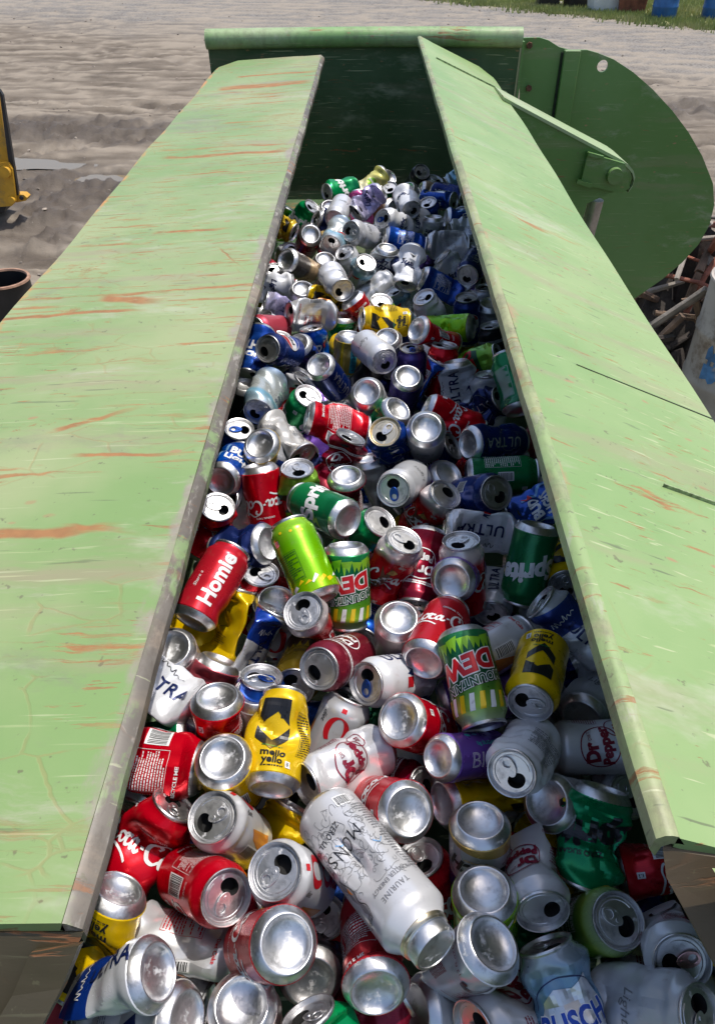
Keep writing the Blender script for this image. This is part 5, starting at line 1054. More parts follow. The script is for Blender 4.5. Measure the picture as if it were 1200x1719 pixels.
('SV','B','o',(0.0978, 1.0617, 1.9061),(0.07, 0.621, -0.781),(-0.034, -0.781, -0.624),1,1,'wide silver base facing up beside the gold lidded can',64),
('GL','T','d',(0.0561, 1.1223, 1.7973),(-0.226, -0.497, 0.838),(0.374, -0.838, -0.397),1,1,'dark blue can with a gold coloured lid',65),
('UN','B','d',(0.1737, 1.0943, 1.8516),(0.86, 0.447, -0.247),(0.507, -0.69, 0.517),1,1,'long navy can with pale lettering lying in the shade of the sloping panel',66),
('SP','B','d',(0.287, 1.2289, 1.8333),(-0.179, 0.805, 0.565),(0.579, 0.551, -0.601),1,1,'green can with white lettering leaning against the sloping panel edge',67),
('LG','T','d',(0.1861, 1.5239, 1.7526),(0.812, -0.274, 0.515),(-0.471, -0.829, 0.302),1,1,'lime and white crumpled can beside the sloping panel',68),
('SV','T','d',(0.265, 1.3783, 1.7),(-0.13, 0.257, 0.958),(-0.123, -0.963, 0.242),1,1,'silver and green can in shade between two green cans',69),
('UN','T','k',(0.1944, 1.3377, 1.7407),(0.738, -0.165, 0.654),(-0.454, -0.839, 0.3),1,1,'dark navy crumpled can deep under the sloping panel',70),
('PP','T','m',(0.0717, 1.17, 1.7302),(0.722, -0.171, 0.671),(-0.274, -0.96, 0.05),1,1,'crushed blue can with a red and white band beside navy can',71),
('PP','B','k',(0.0829, 1.1153, 1.7818),(-0.666, 0.744, -0.05),(0.149, 0.198, 0.969),1,1,'crumpled blue can with pale silver base',72),
('SV','T','o',(0.081, 1.0432, 1.8168),(-0.323, -0.846, 0.425),(0.78, 0.016, 0.625),1,1,'silver lid with dark blue pull tab facing up',73),
('PU','B','o',(0.1399, 1.0431, 1.8262),(-0.418, 0.306, -0.856),(-0.709, 0.479, 0.517),1,1,'purple can with silver base above the worn red can',74),
('CW','T','d',(0.0806, 0.9819, 1.7467),(0.374, -0.253, 0.892),(-0.226, -0.958, -0.177),1,1,'worn red can with lid up leaning across the purple can',75),
('PP','T','o',(0.1593, 1.0115, 1.7987),(0.343, -0.693, 0.634),(0.302, -0.558, -0.773),1,1,'dark blue can with round grey lid and black mouth in the shade',76),
('SP','B','o',(0.1716, 1.0559, 1.8103),(0.999, 0.007, 0.05),(0.043, 0.39, -0.92),1,1,'teal green can lying sideways with white fine print in shade',77),
('BL','T','k',(0.3227, 0.9606, 1.8672),(-0.848, -0.351, -0.398),(-0.134, -0.584, 0.801),1,1,'bright blue crumpled can under the sloping panel edge',78),
('UW','B','f',(0.1228, 0.9139, 1.8119),(0.997, -0.048, -0.06),(-0.024, -0.937, 0.348),1,1,'flattened white can with thin script lettering in the middle of the pile',79),
('CW','T','o',(0.1496, 0.7937, 1.755),(-0.109, 0.21, 0.972),(-0.08, -0.976, 0.202),1,1,'red can with silver worn top standing upright',80),
('SP','B','o',(0.2527, 0.8558, 1.8731),(-0.169, -0.461, -0.871),(-0.083, -0.874, 0.478),1,1,'tall green can leaning on the sloping panel with upside down white letters',81),
('CW','T','d',(0.0166, 0.8147, 1.768),(0.315, -0.042, 0.948),(0.319, -0.936, -0.147),1,1,'long worn red can with silver lid leaning toward the flat panel',82),
('PU','B','o',(0.1203, 0.7584, 1.8497),(0.298, 0.796, -0.528),(0.659, 0.229, 0.716),1,1,'silver base with a crease facing up below worn red can',84),
('DP','T','d',(0.0953, 0.8882, 1.8301),(-0.174, -0.86, -0.479),(-0.021, -0.483, 0.875),1,1,'dark maroon can with a small round emblem',85),
('SP2','B','o',(0.0449, 0.7007, 1.8379),(0.006, 0.216, -0.976),(-0.077, -0.973, -0.216),1,1,'shiny silver base of a pinkish can beside the white script can',86),
('CK','B','o',(0.0749, 0.6282, 1.8308),(0.374, 0.914, -0.157),(0.285, 0.048, 0.957),1,1,'red can with white script pointing away and silver base near',87),
('UW','T','c',(0.2127, 0.9022, 1.7474),(-0.201, -0.979, 0.021),(-0.027, 0.027, 0.999),1,1,'white can crushed to a cone behind its open lid',88),
('ML','T','o',(0.3096, 0.9111, 1.773),(-0.128, -0.957, 0.262),(-0.285, 0.288, 0.914),1,1,'yellow can with dark lid under the sloping panel',89),
('UB','T','d',(0.3318, 0.6822, 1.7852),(-0.786, 0.384, 0.485),(-0.021, -0.801, 0.599),1,1,'white can with bright blue band beside the yellow can in shade',90),
('BK','T','o',(0.1486, 2.8034, 1.7664),(0.231, -0.673, 0.702),(-0.439, -0.716, -0.542),1,1,'black can with silver lid on the ridge of the pile by the back wall',91),
('SV','T','d',(0.1893, 2.7488, 1.7138),(0.321, -0.117, 0.94),(-0.202, -0.978, -0.053),1,1,'grey can in shade right behind the ridge',92),
('LB','T','d',(0.3629, 2.6814, 1.8704),(-0.9, -0.238, -0.365),(0.098, -0.927, 0.363),1,1,'pale blue grey can leaning at the sloping panel, far end',93),
('SP','T','d',(0.0825, 2.6133, 1.7415),(-0.173, -0.434, 0.884),(0.217, 0.859, 0.464),1,1,'small green can with silver lid standing on the far ridge',94),
('PL','B','d',(0.0704, 2.7232, 1.8332),(-0.569, 0.498, -0.654),(-0.51, -0.838, -0.195),1,1,'lavender can behind the small green can on the ridge',95),
('SV','B','o',(0.1208, 2.5769, 1.8381),(0.388, 0.489, -0.782),(0.324, -0.866, -0.381),1,1,'silver base beside the small green can on the ridge',96),
('TN','B','d',(0.167, 2.6578, 1.8117),(0.923, 0.102, -0.371),(0.185, -0.963, 0.195),1,1,'amber brown can half hidden on the far ridge',97),
('BL','T','o',(0.2103, 2.4701, 1.7293),(-0.24, -0.313, 0.919),(-0.087, 0.95, 0.301),1,1,'blue can with silver lid up near the far ridge',99),
('BL','T','d',(0.1682, 2.5264, 1.8185),(0.811, -0.566, 0.148),(-0.318, -0.639, -0.7),1,1,'blue can lying sideways next to the sloping panel, far end',100),
('UN','T','d',(0.2093, 2.598, 1.8224),(0.791, -0.611, 0.034),(-0.589, -0.744, 0.316),1,1,'dark navy can half under the sloping panel, far end',101),
('SW','T','d',(0.1, 2.3974, 1.8795),(0.192, -0.975, -0.111),(-0.471, -0.19, 0.861),1,1,'white can with round lid and open mouth near the far ridge',102),
('BL','B','m',(0.2275, 2.319, 1.8302),(0.984, 0.113, -0.14),(0.08, -0.971, -0.224),1,1,'blue can with brown end lying in shade near far end',103),
('TN','B','d',(0.2767, 2.3747, 1.8291),(0.431, 0.361, -0.827),(0.218, -0.931, -0.293),1,1,'brown can with pale base in shade near the sloping panel',104),
('NA','B','c',(0.1924, 2.318, 1.8355),(-0.013, -0.107, -0.994),(-0.083, -0.991, 0.108),1,1,'white crushed can with dark italic letters near the far end',105),
('SW','T','d',(0.1759, 2.3678, 1.8113),(-0.765, -0.644, 0.02),(0.595, -0.694, 0.406),1,1,'white can with tan tinted lid lying toward the back wall',106),
('SW','T','d',(0.11, 2.2576, 1.8204),(-0.616, -0.648, 0.447),(0.71, -0.703, -0.041),1,1,'white can with a blue pull tab near far end',107),
('SV','B','d',(0.0158, 2.2097, 1.8294),(0.362, 0.465, -0.808),(0.353, -0.871, -0.343),1,1,'silver base next to the blue tabbed white can',108),
('BL','B','d',(0.0416, 2.1495, 1.8321),(0.972, 0.046, -0.23),(-0.118, 0.944, -0.307),1,1,'plain blue can lying sideways among the silver cans, far end',109),
('SV','B','f',(0.1628, 2.1315, 1.8205),(0.997, 0.008, -0.071),(-0.032, 0.941, -0.337),1,1,'flattened grey can lying across behind the crumpled white can',110),
('NA','B','f',(0.0499, 2.0481, 1.8419),(-0.143, 0.089, -0.986),(-0.092, -0.993, -0.077),1,1,'tall white can with folded side and thin gold line',111),
('SW','T','k',(0.1102, 1.8667, 1.9063),(-0.198, -0.783, -0.589),(0.061, -0.61, 0.79),1,1,'crumpled white can with black pointed marks',112),
('NA','T','d',(0.278, 2.0058, 1.7418),(-0.675, 0.12, 0.728),(0.05, -0.977, 0.208),1,1,'white can with dark slanted letters lying in half shade',113),
('UN','T','o',(0.2817, 1.9416, 1.8534),(-0.312, -0.95, 0.006),(0.399, -0.125, 0.908),1,1,'dark can with shiny lid and tab facing up beside the sloping panel',114),
('SV','T','d',(0.2886, 2.1236, 1.7017),(0.157, 0.042, 0.987),(-0.185, -0.98, 0.071),1,1,'grey can standing by the sloping panel above the dark lid',115),
('SV','T','d',(0.2982, 1.8383, 1.6979),(-0.023, 0.052, 0.998),(-0.147, -0.988, 0.048),1,1,'grey can in shade against the sloping panel',116),
('SV','T','k',(0.3419, 2.271, 1.8247),(-0.983, -0.098, -0.153),(0.038, -0.935, 0.354),1,1,'grey crumpled can in shade behind the flattened one',117),
('BL','T','o',(-0.2514, 1.1736, 1.7253),(0.172, -0.188, 0.967),(0.983, 0.094, -0.156),1,1,'deep blue can with blue tabbed lid at the flat panel edge',118),
('BU','B','d',(-0.1808, 1.0602, 1.8725),(0.213, 0.537, -0.816),(-0.957, -0.052, -0.284),1,1,'silver and blue can with bright round base by flat panel',119),
('DW','T','k',(-0.1813, 1.1747, 1.8401),(0.726, -0.684, -0.073),(-0.549, -0.512, -0.661),1,1,'dirty white crumpled can with dark open end',120),
('BL','B','d',(-0.2396, 0.9915, 1.8435),(0.14, 0.961, -0.237),(0.618, 0.103, 0.779),1,1,'vivid blue crushed can with silver base under the flat panel edge',121),
('CK','B','o',(-0.18, 1.0208, 1.8569),(0.156, -0.423, -0.893),(0.168, -0.879, 0.446),1,1,'red cola can standing on its head with white script',122),
('LG','T','m',(-0.1123, 1.0053, 1.7447),(-0.009, -0.002, 1.0),(0.119, -0.993, -0.001),1,1,'lime and yellow can with torn lid beside the upside down red can',123),
('DP','T','k',(-0.0705, 1.0781, 1.7654),(0.391, 0.29, 0.873),(0.238, -0.949, 0.208),1,1,'crumpled silver and maroon can below the red fine print can',124),
('DW','B','c',(0.0015, 1.0995, 1.8169),(0.172, -0.257, -0.951),(-0.983, -0.105, -0.15),1,1,'grey crumpled can with tiny print in the middle',125),
('DP','B','d',(-0.034, 1.0082, 1.8473),(0.043, 0.059, -0.997),(-0.994, 0.105, -0.037),1,1,'maroon and green can with bright rimmed silver base',126),
('SP','B','o',(-0.0267, 0.8695, 1.8644),(-0.661, 0.716, -0.225),(-0.396, -0.078, 0.915),1,1,'green can with yellow flash and white letters, silver base toward viewer',127),
('SP','T','o',(-0.0371, 0.9204, 1.741),(0.482, -0.221, 0.848),(-0.233, -0.965, -0.119),1,1,'green can with silver lid and pale letter behind the dark green dew style can',129),
('SV','T','f',(-0.1656, 1.0411, 1.7249),(-0.594, -0.437, 0.676),(0.736, -0.634, 0.237),1,1,'crushed silver lid above the folded red can at flat panel',130),
('CK','T','b',(-0.2803, 0.9109, 1.7558),(0.584, 0.363, 0.726),(-0.262, -0.762, 0.592),1,1,'folded red can with white script poking from the flat panel',131),
('UN','B','k',(-0.1444, 0.848, 1.8373),(-0.832, 0.327, -0.448),(0.553, 0.426, -0.716),1,1,'crumpled navy and white can with silver base behind the lime can',132),
('SV','B','o',(-0.0879, 0.8669, 1.8235),(-0.493, 0.452, -0.743),(-0.709, -0.704, 0.042),1,1,'large silver ring of a base behind the lime can',133),
('LG','B','o',(-0.0619, 0.7266, 1.8407),(-0.403, 0.775, 0.486),(0.48, 0.631, -0.609),1,1,'lime green can with fine print standing tilted in the middle',134),
('MD','B','o',(-0.0284, 0.8071, 1.8729),(0.038, -0.494, -0.869),(0.035, -0.868, 0.495),1,1,'dark green can with upside down red lettering beside the lime can',135),
('CK','T','m',(-0.1726, 0.8094, 1.6965),(0.15, -0.005, 0.989),(0.988, 0.043, -0.15),1,1,'dark red can with dull lid in the gap behind the lime can',136),
('CH','B','o',(-0.2367, 0.698, 1.8254),(0.37, 0.88, 0.299),(0.336, -0.427, 0.839),1,1,'red can with large white word leaning on the flat panel',137),
('DC','B','m',(-0.1288, 0.7607, 1.8082),(-0.082, 0.064, -0.995),(0.083, -0.994, -0.071),1,1,'silver base with a gold tint below the lime can',138),
('MP','T','f',(-0.2159, 0.7068, 1.7277),(0.277, 0.639, 0.718),(0.508, 0.536, -0.674),1,1,'yellow crushed can folded flat beside the red can with a large word',139),
('UB','T','f',(-0.1761, 0.6601, 1.7408),(0.439, 0.567, 0.697),(0.798, -0.603, -0.012),1,1,'long white and blue crushed can beside the yellow folded can',140),
('CW','T','c',(-0.0494, 0.7181, 1.769),(-0.278, -0.338, 0.899),(0.721, 0.545, 0.428),1,1,'red and silver worn can with lid up below the lime can',141),
('BL','T','o',(-0.1488, 0.5817, 1.7015),(0.138, 0.284, 0.949),(0.825, 0.498, -0.269),1,1,'blue and silver can with blue pull tab standing beside the yellow can',142),
('SV','B','o',(-0.1356, 0.5955, 1.8167),(-0.039, -0.056, -0.998),(0.165, -0.985, 0.049),1,1,'silver base right behind the standing yellow can',143),
('YK','T','o',(-0.0842, 0.741, 1.7269),(-0.074, -0.912, 0.404),(0.305, 0.365, 0.879),1,1,'yellow and brown can with dark lid beneath the maroon can',144),
('DP','T','o',(-0.0111, 0.6939, 1.7671),(-0.386, -0.694, 0.607),(0.13, 0.611, 0.781),1,1,'maroon can with round open lid facing the near end',145),
('BL','T','o',(0.0113, 0.8466, 1.7012),(-0.149, -0.926, 0.346),(-0.268, -0.299, -0.916),1,1,'vivid blue can with dark mouth above the white red patch can',146),
('UW','T','o',(0.0782, 0.6686, 1.7566),(-0.636, -0.549, 0.542),(0.24, 0.527, 0.815),1,1,'white can with a red patch and blue tabbed lid',147),
('DC','T','o',(-0.0632, 0.5405, 1.7014),(0.385, 0.535, 0.752),(-0.098, -0.786, 0.61),1,1,'silver can with large red letters beside the yellow can',148),
('SP2','B','o',(-0.2566, 0.6563, 1.823),(-0.011, 0.299, -0.954),(0.529, -0.808, -0.259),1,1,'pinkish silver base beside the flat panel edge',149),
('MR','B','d',(-0.1952, 0.6638, 1.7915),(-0.389, -0.615, -0.686),(-0.105, 0.769, -0.631),1,1,'faded pink red can above the white folded can',150),
('UW','B','f',(-0.2094, 0.5743, 1.7995),(-0.859, 0.415, 0.299),(0.303, -0.058, 0.951),1,1,'white crushed can with a red outline mark under the flat panel',151),
('CK','B','d',(-0.1776, 0.5609, 1.8482),(-0.015, -0.196, -0.98),(-0.959, 0.281, -0.041),1,1,'can base tipped toward the viewer above a second round base',152),
('ML','B','o',(-0.1574, 0.4746, 1.8521),(0.021, 0.202, -0.979),(-1.0, 0.019, -0.018),1,1,'yellow can with round silver base beside the standing yellow can',153),
('ML','B','m',(-0.1051, 0.4613, 1.8082),(0.06, 0.985, 0.164),(0.143, -0.172, 0.975),1,1,'yellow can with black zigzag standing in the near half of the pile',154),
('SZ','B','d',(-0.2141, 0.5517, 1.7778),(-0.975, -0.134, -0.18),(-0.132, -0.301, 0.944),1,1,'emerald green can with black letters under the flat panel',155),
('CK','B','d',(-0.1873, 0.4919, 1.7996),(-0.992, 0.098, 0.078),(-0.018, 0.504, -0.864),1,1,'red can covered in white fine print under the flat panel',156),
('CK','T','m',(-0.2767, 0.3881, 1.7237),(0.551, 0.486, 0.678),(-0.037, -0.798, 0.602),1,1,'crushed red can with white script and bent lid by the flat panel',157),
('DC','T','o',(-0.1367, 0.4448, 1.724),(-0.191, -0.267, 0.945),(0.504, 0.799, 0.327),1,1,'silver can with round open lid and red fine print',158),
('CK','T','o',(-0.2038, 0.3988, 1.7387),(0.562, -0.498, 0.66),(0.418, -0.517, -0.747),1,1,'red can with fine print lying with its open lid toward the viewer',159),
('DC','T','o',(-0.059, 0.384, 1.7442),(-0.225, -0.3, 0.927),(0.962, 0.083, 0.26),1,1,'silver lid with open mouth facing up beside the large white bottle',160),
('MP','T','f',(-0.14, 0.3982, 1.6804),(0.463, 0.74, 0.489),(0.409, 0.311, -0.858),1,1,'plain yellow can twisted flat beside the silver lid',161),
('CK','T','o',(-0.0544, 0.3404, 1.6182),(0.081, 0.125, 0.989),(0.84, -0.543, 0.0),1,1,'dark red can with open lid beneath the large white bottle',162),
('DD','T','d',(0.0249, 0.5456, 1.7696),(-0.775, -0.589, 0.23),(0.461, -0.277, 0.843),1,1,'white can with maroon circle lettering lying across the middle',163),
('CK','B','o',(0.0407, 0.5383, 1.8396),(0.48, 0.371, -0.795),(0.407, -0.897, -0.172),1,1,'red can with large silver base beside the purple can',164),
('PU','B','o',(0.0835, 0.489, 1.8339),(0.706, 0.433, -0.56),(0.701, -0.318, 0.638),0.84,1.05,'slim purple can lying sideways with silver base',165),
('PU','B','d',(0.1016, 0.6272, 1.7436),(0.976, 0.174, 0.133),(0.009, 0.575, -0.818),1,1,'purple can with fine print behind the dew style can',166),
('SW','T','d',(0.2097, 0.5438, 1.7942),(-0.421, -0.731, 0.537),(-0.463, -0.336, -0.82),1,1,'white can with its pull tab still raised over the mouth',167),
('DD','T','o',(0.3509, 0.5431, 1.7828),(-0.993, 0.038, -0.114),(-0.116, -0.544, 0.831),1,1,'white can with maroon fine print panel reaching under the sloping panel',168),
('MD','T','o',(0.12, 0.6463, 1.8727),(0.189, -0.907, -0.376),(-0.186, -0.409, 0.893),1,1,'green can with red and white diagonal lettering in near half',169),
('ML','T','o',(0.236, 0.6633, 1.8272),(-0.333, -0.919, 0.21),(-0.167, 0.277, 0.946),1,1,'yellow can with black zigzag and lid toward the viewer in shade',170),
('DC','B','o',(0.1218, 0.6392, 1.8055),(0.805, 0.59, -0.063),(0.25, -0.434, -0.866),1,1,'silver can with red script lying behind the dew style can',171),
('SV','B','d',(0.2833, 0.6, 1.7583),(0.506, 0.838, -0.205),(0.189, 0.124, 0.974),1,1,'grey base in deep shade at the sloping panel',172),
('CK','B','o',(0.0485, 0.4208, 1.8392),(-0.316, 0.527, -0.789),(-0.281, 0.743, 0.608),1,1,'red can with wide silver base full of droplets',173),
('DP','T','d',(-0.012, 0.5468, 1.675),(0.716, -0.368, 0.593),(-0.698, -0.351, 0.624),1,1,'maroon rim showing behind the droplet covered base',174),
('MP','B','d',(0.0925, 0.4808, 1.7502),(0.893, 0.348, -0.284),(0.187, -0.864, -0.468),1,1,'yellow can in shade behind the droplet covered base',175),
('BU','B','o',(0.1241, 0.4175, 1.8327),(0.057, -0.231, -0.971),(-0.147, -0.964, 0.221),1,1,'white and navy can with dark letters and silver base',176),
('MO','T','d',(-0.0437, 0.4365, 1.8127),(0.562, -0.798, 0.217),(-0.364, -0.004, 0.931),1,0.96,'large white aluminium bottle with grey drawings and a screw cap',177),
('CK','T','o',(0.0978, 0.3879, 1.6413),(-0.283, 0.211, 0.936),(-0.421, -0.904, 0.076),1,1,'red can with open silver lid beside the large white bottle',178),
('LG','B','o',(0.1202, 0.345, 1.8319),(0.108, -0.145, -0.984),(-0.414, 0.893, -0.177),1,1,'lime green can with silver base facing up below the navy lettered can',179),
('DD','T','c',(0.1758, 0.4387, 1.7784),(0.022, -0.949, 0.316),(-0.596, 0.241, 0.766),1,1,'white tapered can with dark lid pointing to the viewer',180),
('SZ','B','x',(0.2661, 0.4605, 1.8259),(-0.242, -0.702, -0.67),(-0.32, -0.594, 0.738),1,1,'emerald crumpled can with black lettering against the sloping panel',181),
('SV','B','o',(0.2051, 0.4548, 1.8038),(0.605, 0.334, -0.723),(0.78, -0.429, 0.455),1,1,'silver ring with green reflection behind the emerald crumpled can',182),
('SW','T','d',(0.3001, 0.5614, 1.6436),(0.21, -0.505, 0.837),(-0.977, -0.088, 0.192),1,1,'white lid half hidden behind the emerald crumpled can',183),
('CK','B','d',(0.2832, 0.4074, 1.7386),(0.969, 0.016, 0.245),(0.114, -0.912, -0.394),1,1,'plain red can lying under the near corner of the sloping panel',184),
('MD','T','o',(0.2403, 0.3698, 1.6834),(0.142, -0.316, 0.938),(0.979, 0.187, -0.085),1,1,'lime and white striped can with dull lid at the near end',185),
('DD','T','c',(0.3136, 0.3691, 1.7411),(-0.109, -0.733, 0.672),(0.493, -0.627, -0.604),1,1,'white tapered can with a pink pull tab at the near end',186),
('ML','T','d',(0.404, 0.2658, 1.695),(-0.174, 0.851, 0.495),(-0.359, -0.523, 0.773),1,1,'yellow can at the very edge under the sloping panel',187),
('BX','T','d',(0.2232, 0.2161, 1.7333),(-0.357, 0.792, 0.496),(-0.12, -0.565, 0.816),1,1,'crushed light blue can with large letters at the near end',188),
('DD','B','c',(0.1218, 0.2906, 1.8432),(-0.4, -0.059, -0.915),(0.316, 0.928, -0.198),1,1,'white cone shaped can with shiny silver base at the near end',189),
('DD','B','d',(0.0549, 0.2729, 1.7185),(0.885, 0.261, -0.386),(0.44, -0.191, 0.878),1,1,'white can with maroon lettering under the cone shaped can',190),
('CK','B','d',(0.014, 0.2611, 1.8013),(-0.073, 0.887, -0.455),(0.58, -0.333, -0.743),1,1,'red can with barcode and silver base below the large white bottle',191),
('CK','B','o',(-0.068, 0.2819, 1.8578),(-0.393, 0.299, -0.87),(-0.915, -0.223, 0.337),1,1,'red can with big round silver base in the near row',192),
('BK','B','d',(-0.0509, 0.2838, 1.7593),(-0.072, 0.771, -0.633),(-0.007, 0.634, 0.773),1,1,'black can with droplets between two silver bases',193),
('SP','T','f',(-0.0035, 0.177, 1.7065),(-0.407, 0.618, 0.673),(0.264, -0.625, 0.734),1,1,'green crushed can with bent lid at the bottom of the view',194),
('SP2','B','d',(-0.1114, 0.2504, 1.7984),(0.008, 0.066, -0.998),(0.515, -0.856, -0.053),1,1,'plain silver base next to the black can',195),
('UB','B','c',(-0.1857, 0.2665, 1.8314),(-0.864, -0.032, -0.502),(-0.494, 0.235, 0.837),1,1,'white tapered can with navy band and silver base by the flat panel corner',196),
('DC','T','d',(-0.2457, 0.3402, 1.729),(0.985, -0.172, 0.016),(-0.018, -0.196, -0.98),1,1,'silver can with red fine print under the red open can',197),
('ML','B','m',(-0.2455, 0.3466, 1.8179),(-0.415, -0.511, -0.753),(-0.269, -0.722, 0.638),1,1,'yellow can with silver base under the near corner of the flat panel',198),
('DW','B','d',(-0.1615, 0.2425, 1.7839),(-0.876, 0.129, -0.464),(-0.482, -0.256, 0.838),1,1,'crumpled greenish silver can at the bottom of the view',199),
('DD','T','d',(-0.2789, 0.3081, 1.6943),(0.966, -0.258, -0.032),(-0.032, -0.239, 0.97),1,1,'white can with dark lettering in shade between silver bases',200),
('SV','T','d',(0.2423, 0.2818, 1.7342),(0.488, -0.371, 0.79),(-0.86, -0.05, 0.508),1,1,'grey crumpled can with silver lid in the near corner',201),
('DD','T','d',(0.3672, 0.2823, 1.7094),(-0.98, 0.188, -0.064),(0.186, 0.754, -0.63),1,1,'white can in shade beside the light blue crushed can',202),
('DD','T','m',(0.1976, 0.3108, 1.714),(-0.765, -0.542, 0.347),(-0.25, 0.747, 0.616),1,1,'white can with pinkish lid below the cone shaped can',203),
('MR','T','d',(-0.4087, 0.2688, 1.7218),(0.997, -0.055, -0.059),(0.042, -0.266, 0.963),1,1,'pink can under the tapered white can at flat panel corner',204),
('CK','T','d',(-0.3787, 0.4753, 1.6712),(0.868, 0.353, 0.349),(-0.043, -0.648, 0.761),1,1,'red can in shade deep under the flat panel',205),
('LB','T','d',(-0.2231, 0.5737, 1.7641),(-0.387, -0.918, -0.089),(0.376, -0.245, 0.894),1,1,'cyan sliver of a can between red cans at the flat panel',206),
('UN','T','d',(-0.3645, 0.3362, 1.659),(0.069, -0.997, 0.028),(0.852, 0.074, 0.518),1,1,'',240),
('SW','B','d',(-0.2746, 0.5618, 1.678),(-0.997, -0.014, 0.08),(-0.002, -0.98, -0.197),1,1,'',243),
('CK','B','d',(-0.3793, 2.0305, 1.7306),(0.937, 0.349, -0.026),(-0.344, 0.932, 0.117),1,1,'',259),
('DD','B','d',(-0.2887, 0.2599, 1.6793),(0.693, -0.552, -0.463),(-0.561, -0.817, 0.135),1,1,'',269),
('BL','T','d',(-0.2824, 0.7157, 1.6809),(0.497, -0.844, -0.199),(0.379, 0.004, 0.926),1,1,'',272),
('ML','B','d',(-0.2125, 0.7651, 1.7224),(-0.982, -0.097, 0.159),(0.186, -0.53, 0.827),1,1,'',273),
('DD','T','d',(-0.2745, 0.9613, 1.6761),(0.539, -0.656, 0.528),(0.302, 0.736, 0.605),1,1,'',275),
('SW','T','d',(-0.3227, 1.0013, 1.711),(0.994, 0.106, -0.015),(-0.056, 0.395, -0.917),1,1,'',276),
('SW','T','d',(-0.3115, 1.1099, 1.7425),(0.936, -0.267, 0.229),(0.145, 0.886, 0.44),1,1,'',277),
('BL','T','d',(-0.267, 1.6491, 1.7444),(0.031, -0.974, 0.224),(-0.361, 0.198, 0.911),1,1,'',282),
('DD','T','d',(-0.352, 1.7942, 1.6962),(0.866, -0.011, 0.5),(0.293, 0.821, -0.49),1,1,'',284),
('CK','B','d',(-0.3069, 2.0358, 1.8077),(0.812, 0.022, -0.583),(-0.571, 0.237, -0.786),1,1,'',286),
('BL','T','d',(-0.2543, 2.1942, 1.7017),(0.588, -0.665, 0.461),(-0.78, -0.316, 0.54),1,1,'',287),
('SW','T','d',(-0.26, 2.292, 1.7147),(0.27, -0.827, 0.493),(0.337, 0.561, 0.756),1,1,'',288),
('DC','B','d',(-0.1732, 0.1292, 1.7472),(0.295, -0.745, -0.598),(0.746, 0.57, -0.343),1,1,'',294),
('DP','T','d',(-0.1808, 0.3303, 1.647),(0.668, 0.39, 0.633),(-0.134, 0.901, -0.414),1,1,'',296),
('ML','T','d',(-0.1997, 0.5931, 1.6873),(0.269, -0.948, -0.168),(-0.102, 0.145, -0.984),1,1,'',298),
('LG','B','d',(-0.1423, 0.691, 1.7073),(-0.386, -0.69, -0.612),(-0.731, 0.633, -0.253),1,1,'',299),
('SW','B','d',(-0.079, 0.7273, 1.6747),(-0.899, 0.216, -0.382),(0.273, 0.956, -0.103),1,1,'',300),
('CK','T','d',(-0.1821, 0.9032, 1.6665),(0.943, 0.136, 0.305),(0.317, -0.081, -0.945),1,1,'',302),
('BK','T','d',(-0.1129, 1.1875, 1.788),(-0.507, -0.673, -0.538),(-0.862, 0.404, 0.307),1,1,'',304),
('SW','B','d',(-0.134, 1.1567, 1.6987),(-0.576, 0.784, 0.231),(-0.803, -0.596, 0.022),1,1,'',305),
('PU','B','d',(-0.2029, 1.505, 1.7336),(0.883, -0.109, -0.457),(-0.227, 0.752, -0.619),1,1,'',306),
('BU','T','d',(-0.0087, 0.0884, 1.668),(-0.826, -0.293, 0.482),(-0.15, 0.938, 0.313),1,1,'',319),
('SW','B','d',(0.0293, 0.4232, 1.6143),(-0.355, -0.846, -0.398),(0.468, 0.208, -0.859),1,1,'',322),
('DD','B','d',(-0.0094, 0.5211, 1.6283),(-0.571, 0.815, 0.097),(0.789, 0.513, 0.339),1,1,'',324),
('BL','T','d',(-0.1263, 0.6507, 1.6527),(0.906, -0.089, 0.413),(-0.019, -0.985, -0.17),1,1,'',325),
('SV','B','d',(-0.0908, 0.9394, 1.6772),(0.161, 0.862, -0.48),(-0.698, -0.244, -0.673),1,1,'',328),
('BU','T','d',(-0.0119, 1.2306, 1.7168),(-0.938, -0.347, -0.03),(-0.055, 0.063, 0.996),1,1,'',329),
('PU','B','d',(-0.1368, 1.2439, 1.719),(0.879, 0.43, 0.207),(0.163, -0.679, 0.716),1,1,'',330),
('SV','B','d',(-0.046, 1.3191, 1.7321),(-0.383, 0.898, -0.214),(0.601, 0.419, 0.681),1,1,'',331),
('ML','T','d',(-0.0749, 1.6398, 1.7523),(0.702, -0.582, 0.411),(-0.065, 0.522, 0.85),1,1,'',332),
('ML','T','d',(-0.1483, 1.7726, 1.7623),(0.927, -0.271, -0.261),(0.124, -0.434, 0.892),1,1,'',333),
('SV','T','d',(-0.0473, 2.1539, 1.6846),(-0.535, -0.656, 0.533),(-0.002, -0.629, -0.777),1,1,'',336),
('DP','T','d',(-0.0991, 2.4567, 1.7129),(0.721, -0.449, 0.528),(-0.037, 0.736, 0.676),1,1,'',339),
('CK','T','d',(0.0488, 0.1258, 1.6433),(-0.321, 0.915, 0.244),(-0.044, -0.272, 0.961),1,1,'',345),
('DP','T','d',(-0.0615, 0.2311, 1.7054),(0.849, 0.49, 0.197),(-0.322, 0.185, 0.928),1,1,'',346),
('BL','T','d',(-0.0754, 0.4255, 1.6739),(0.969, -0.244, 0.041),(0.078, 0.143, -0.987),1,1,'',347),
('SP','B','d',(0.0008, 0.5835, 1.6752),(0.171, 0.823, 0.541),(-0.755, -0.243, 0.609),1,1,'',348),
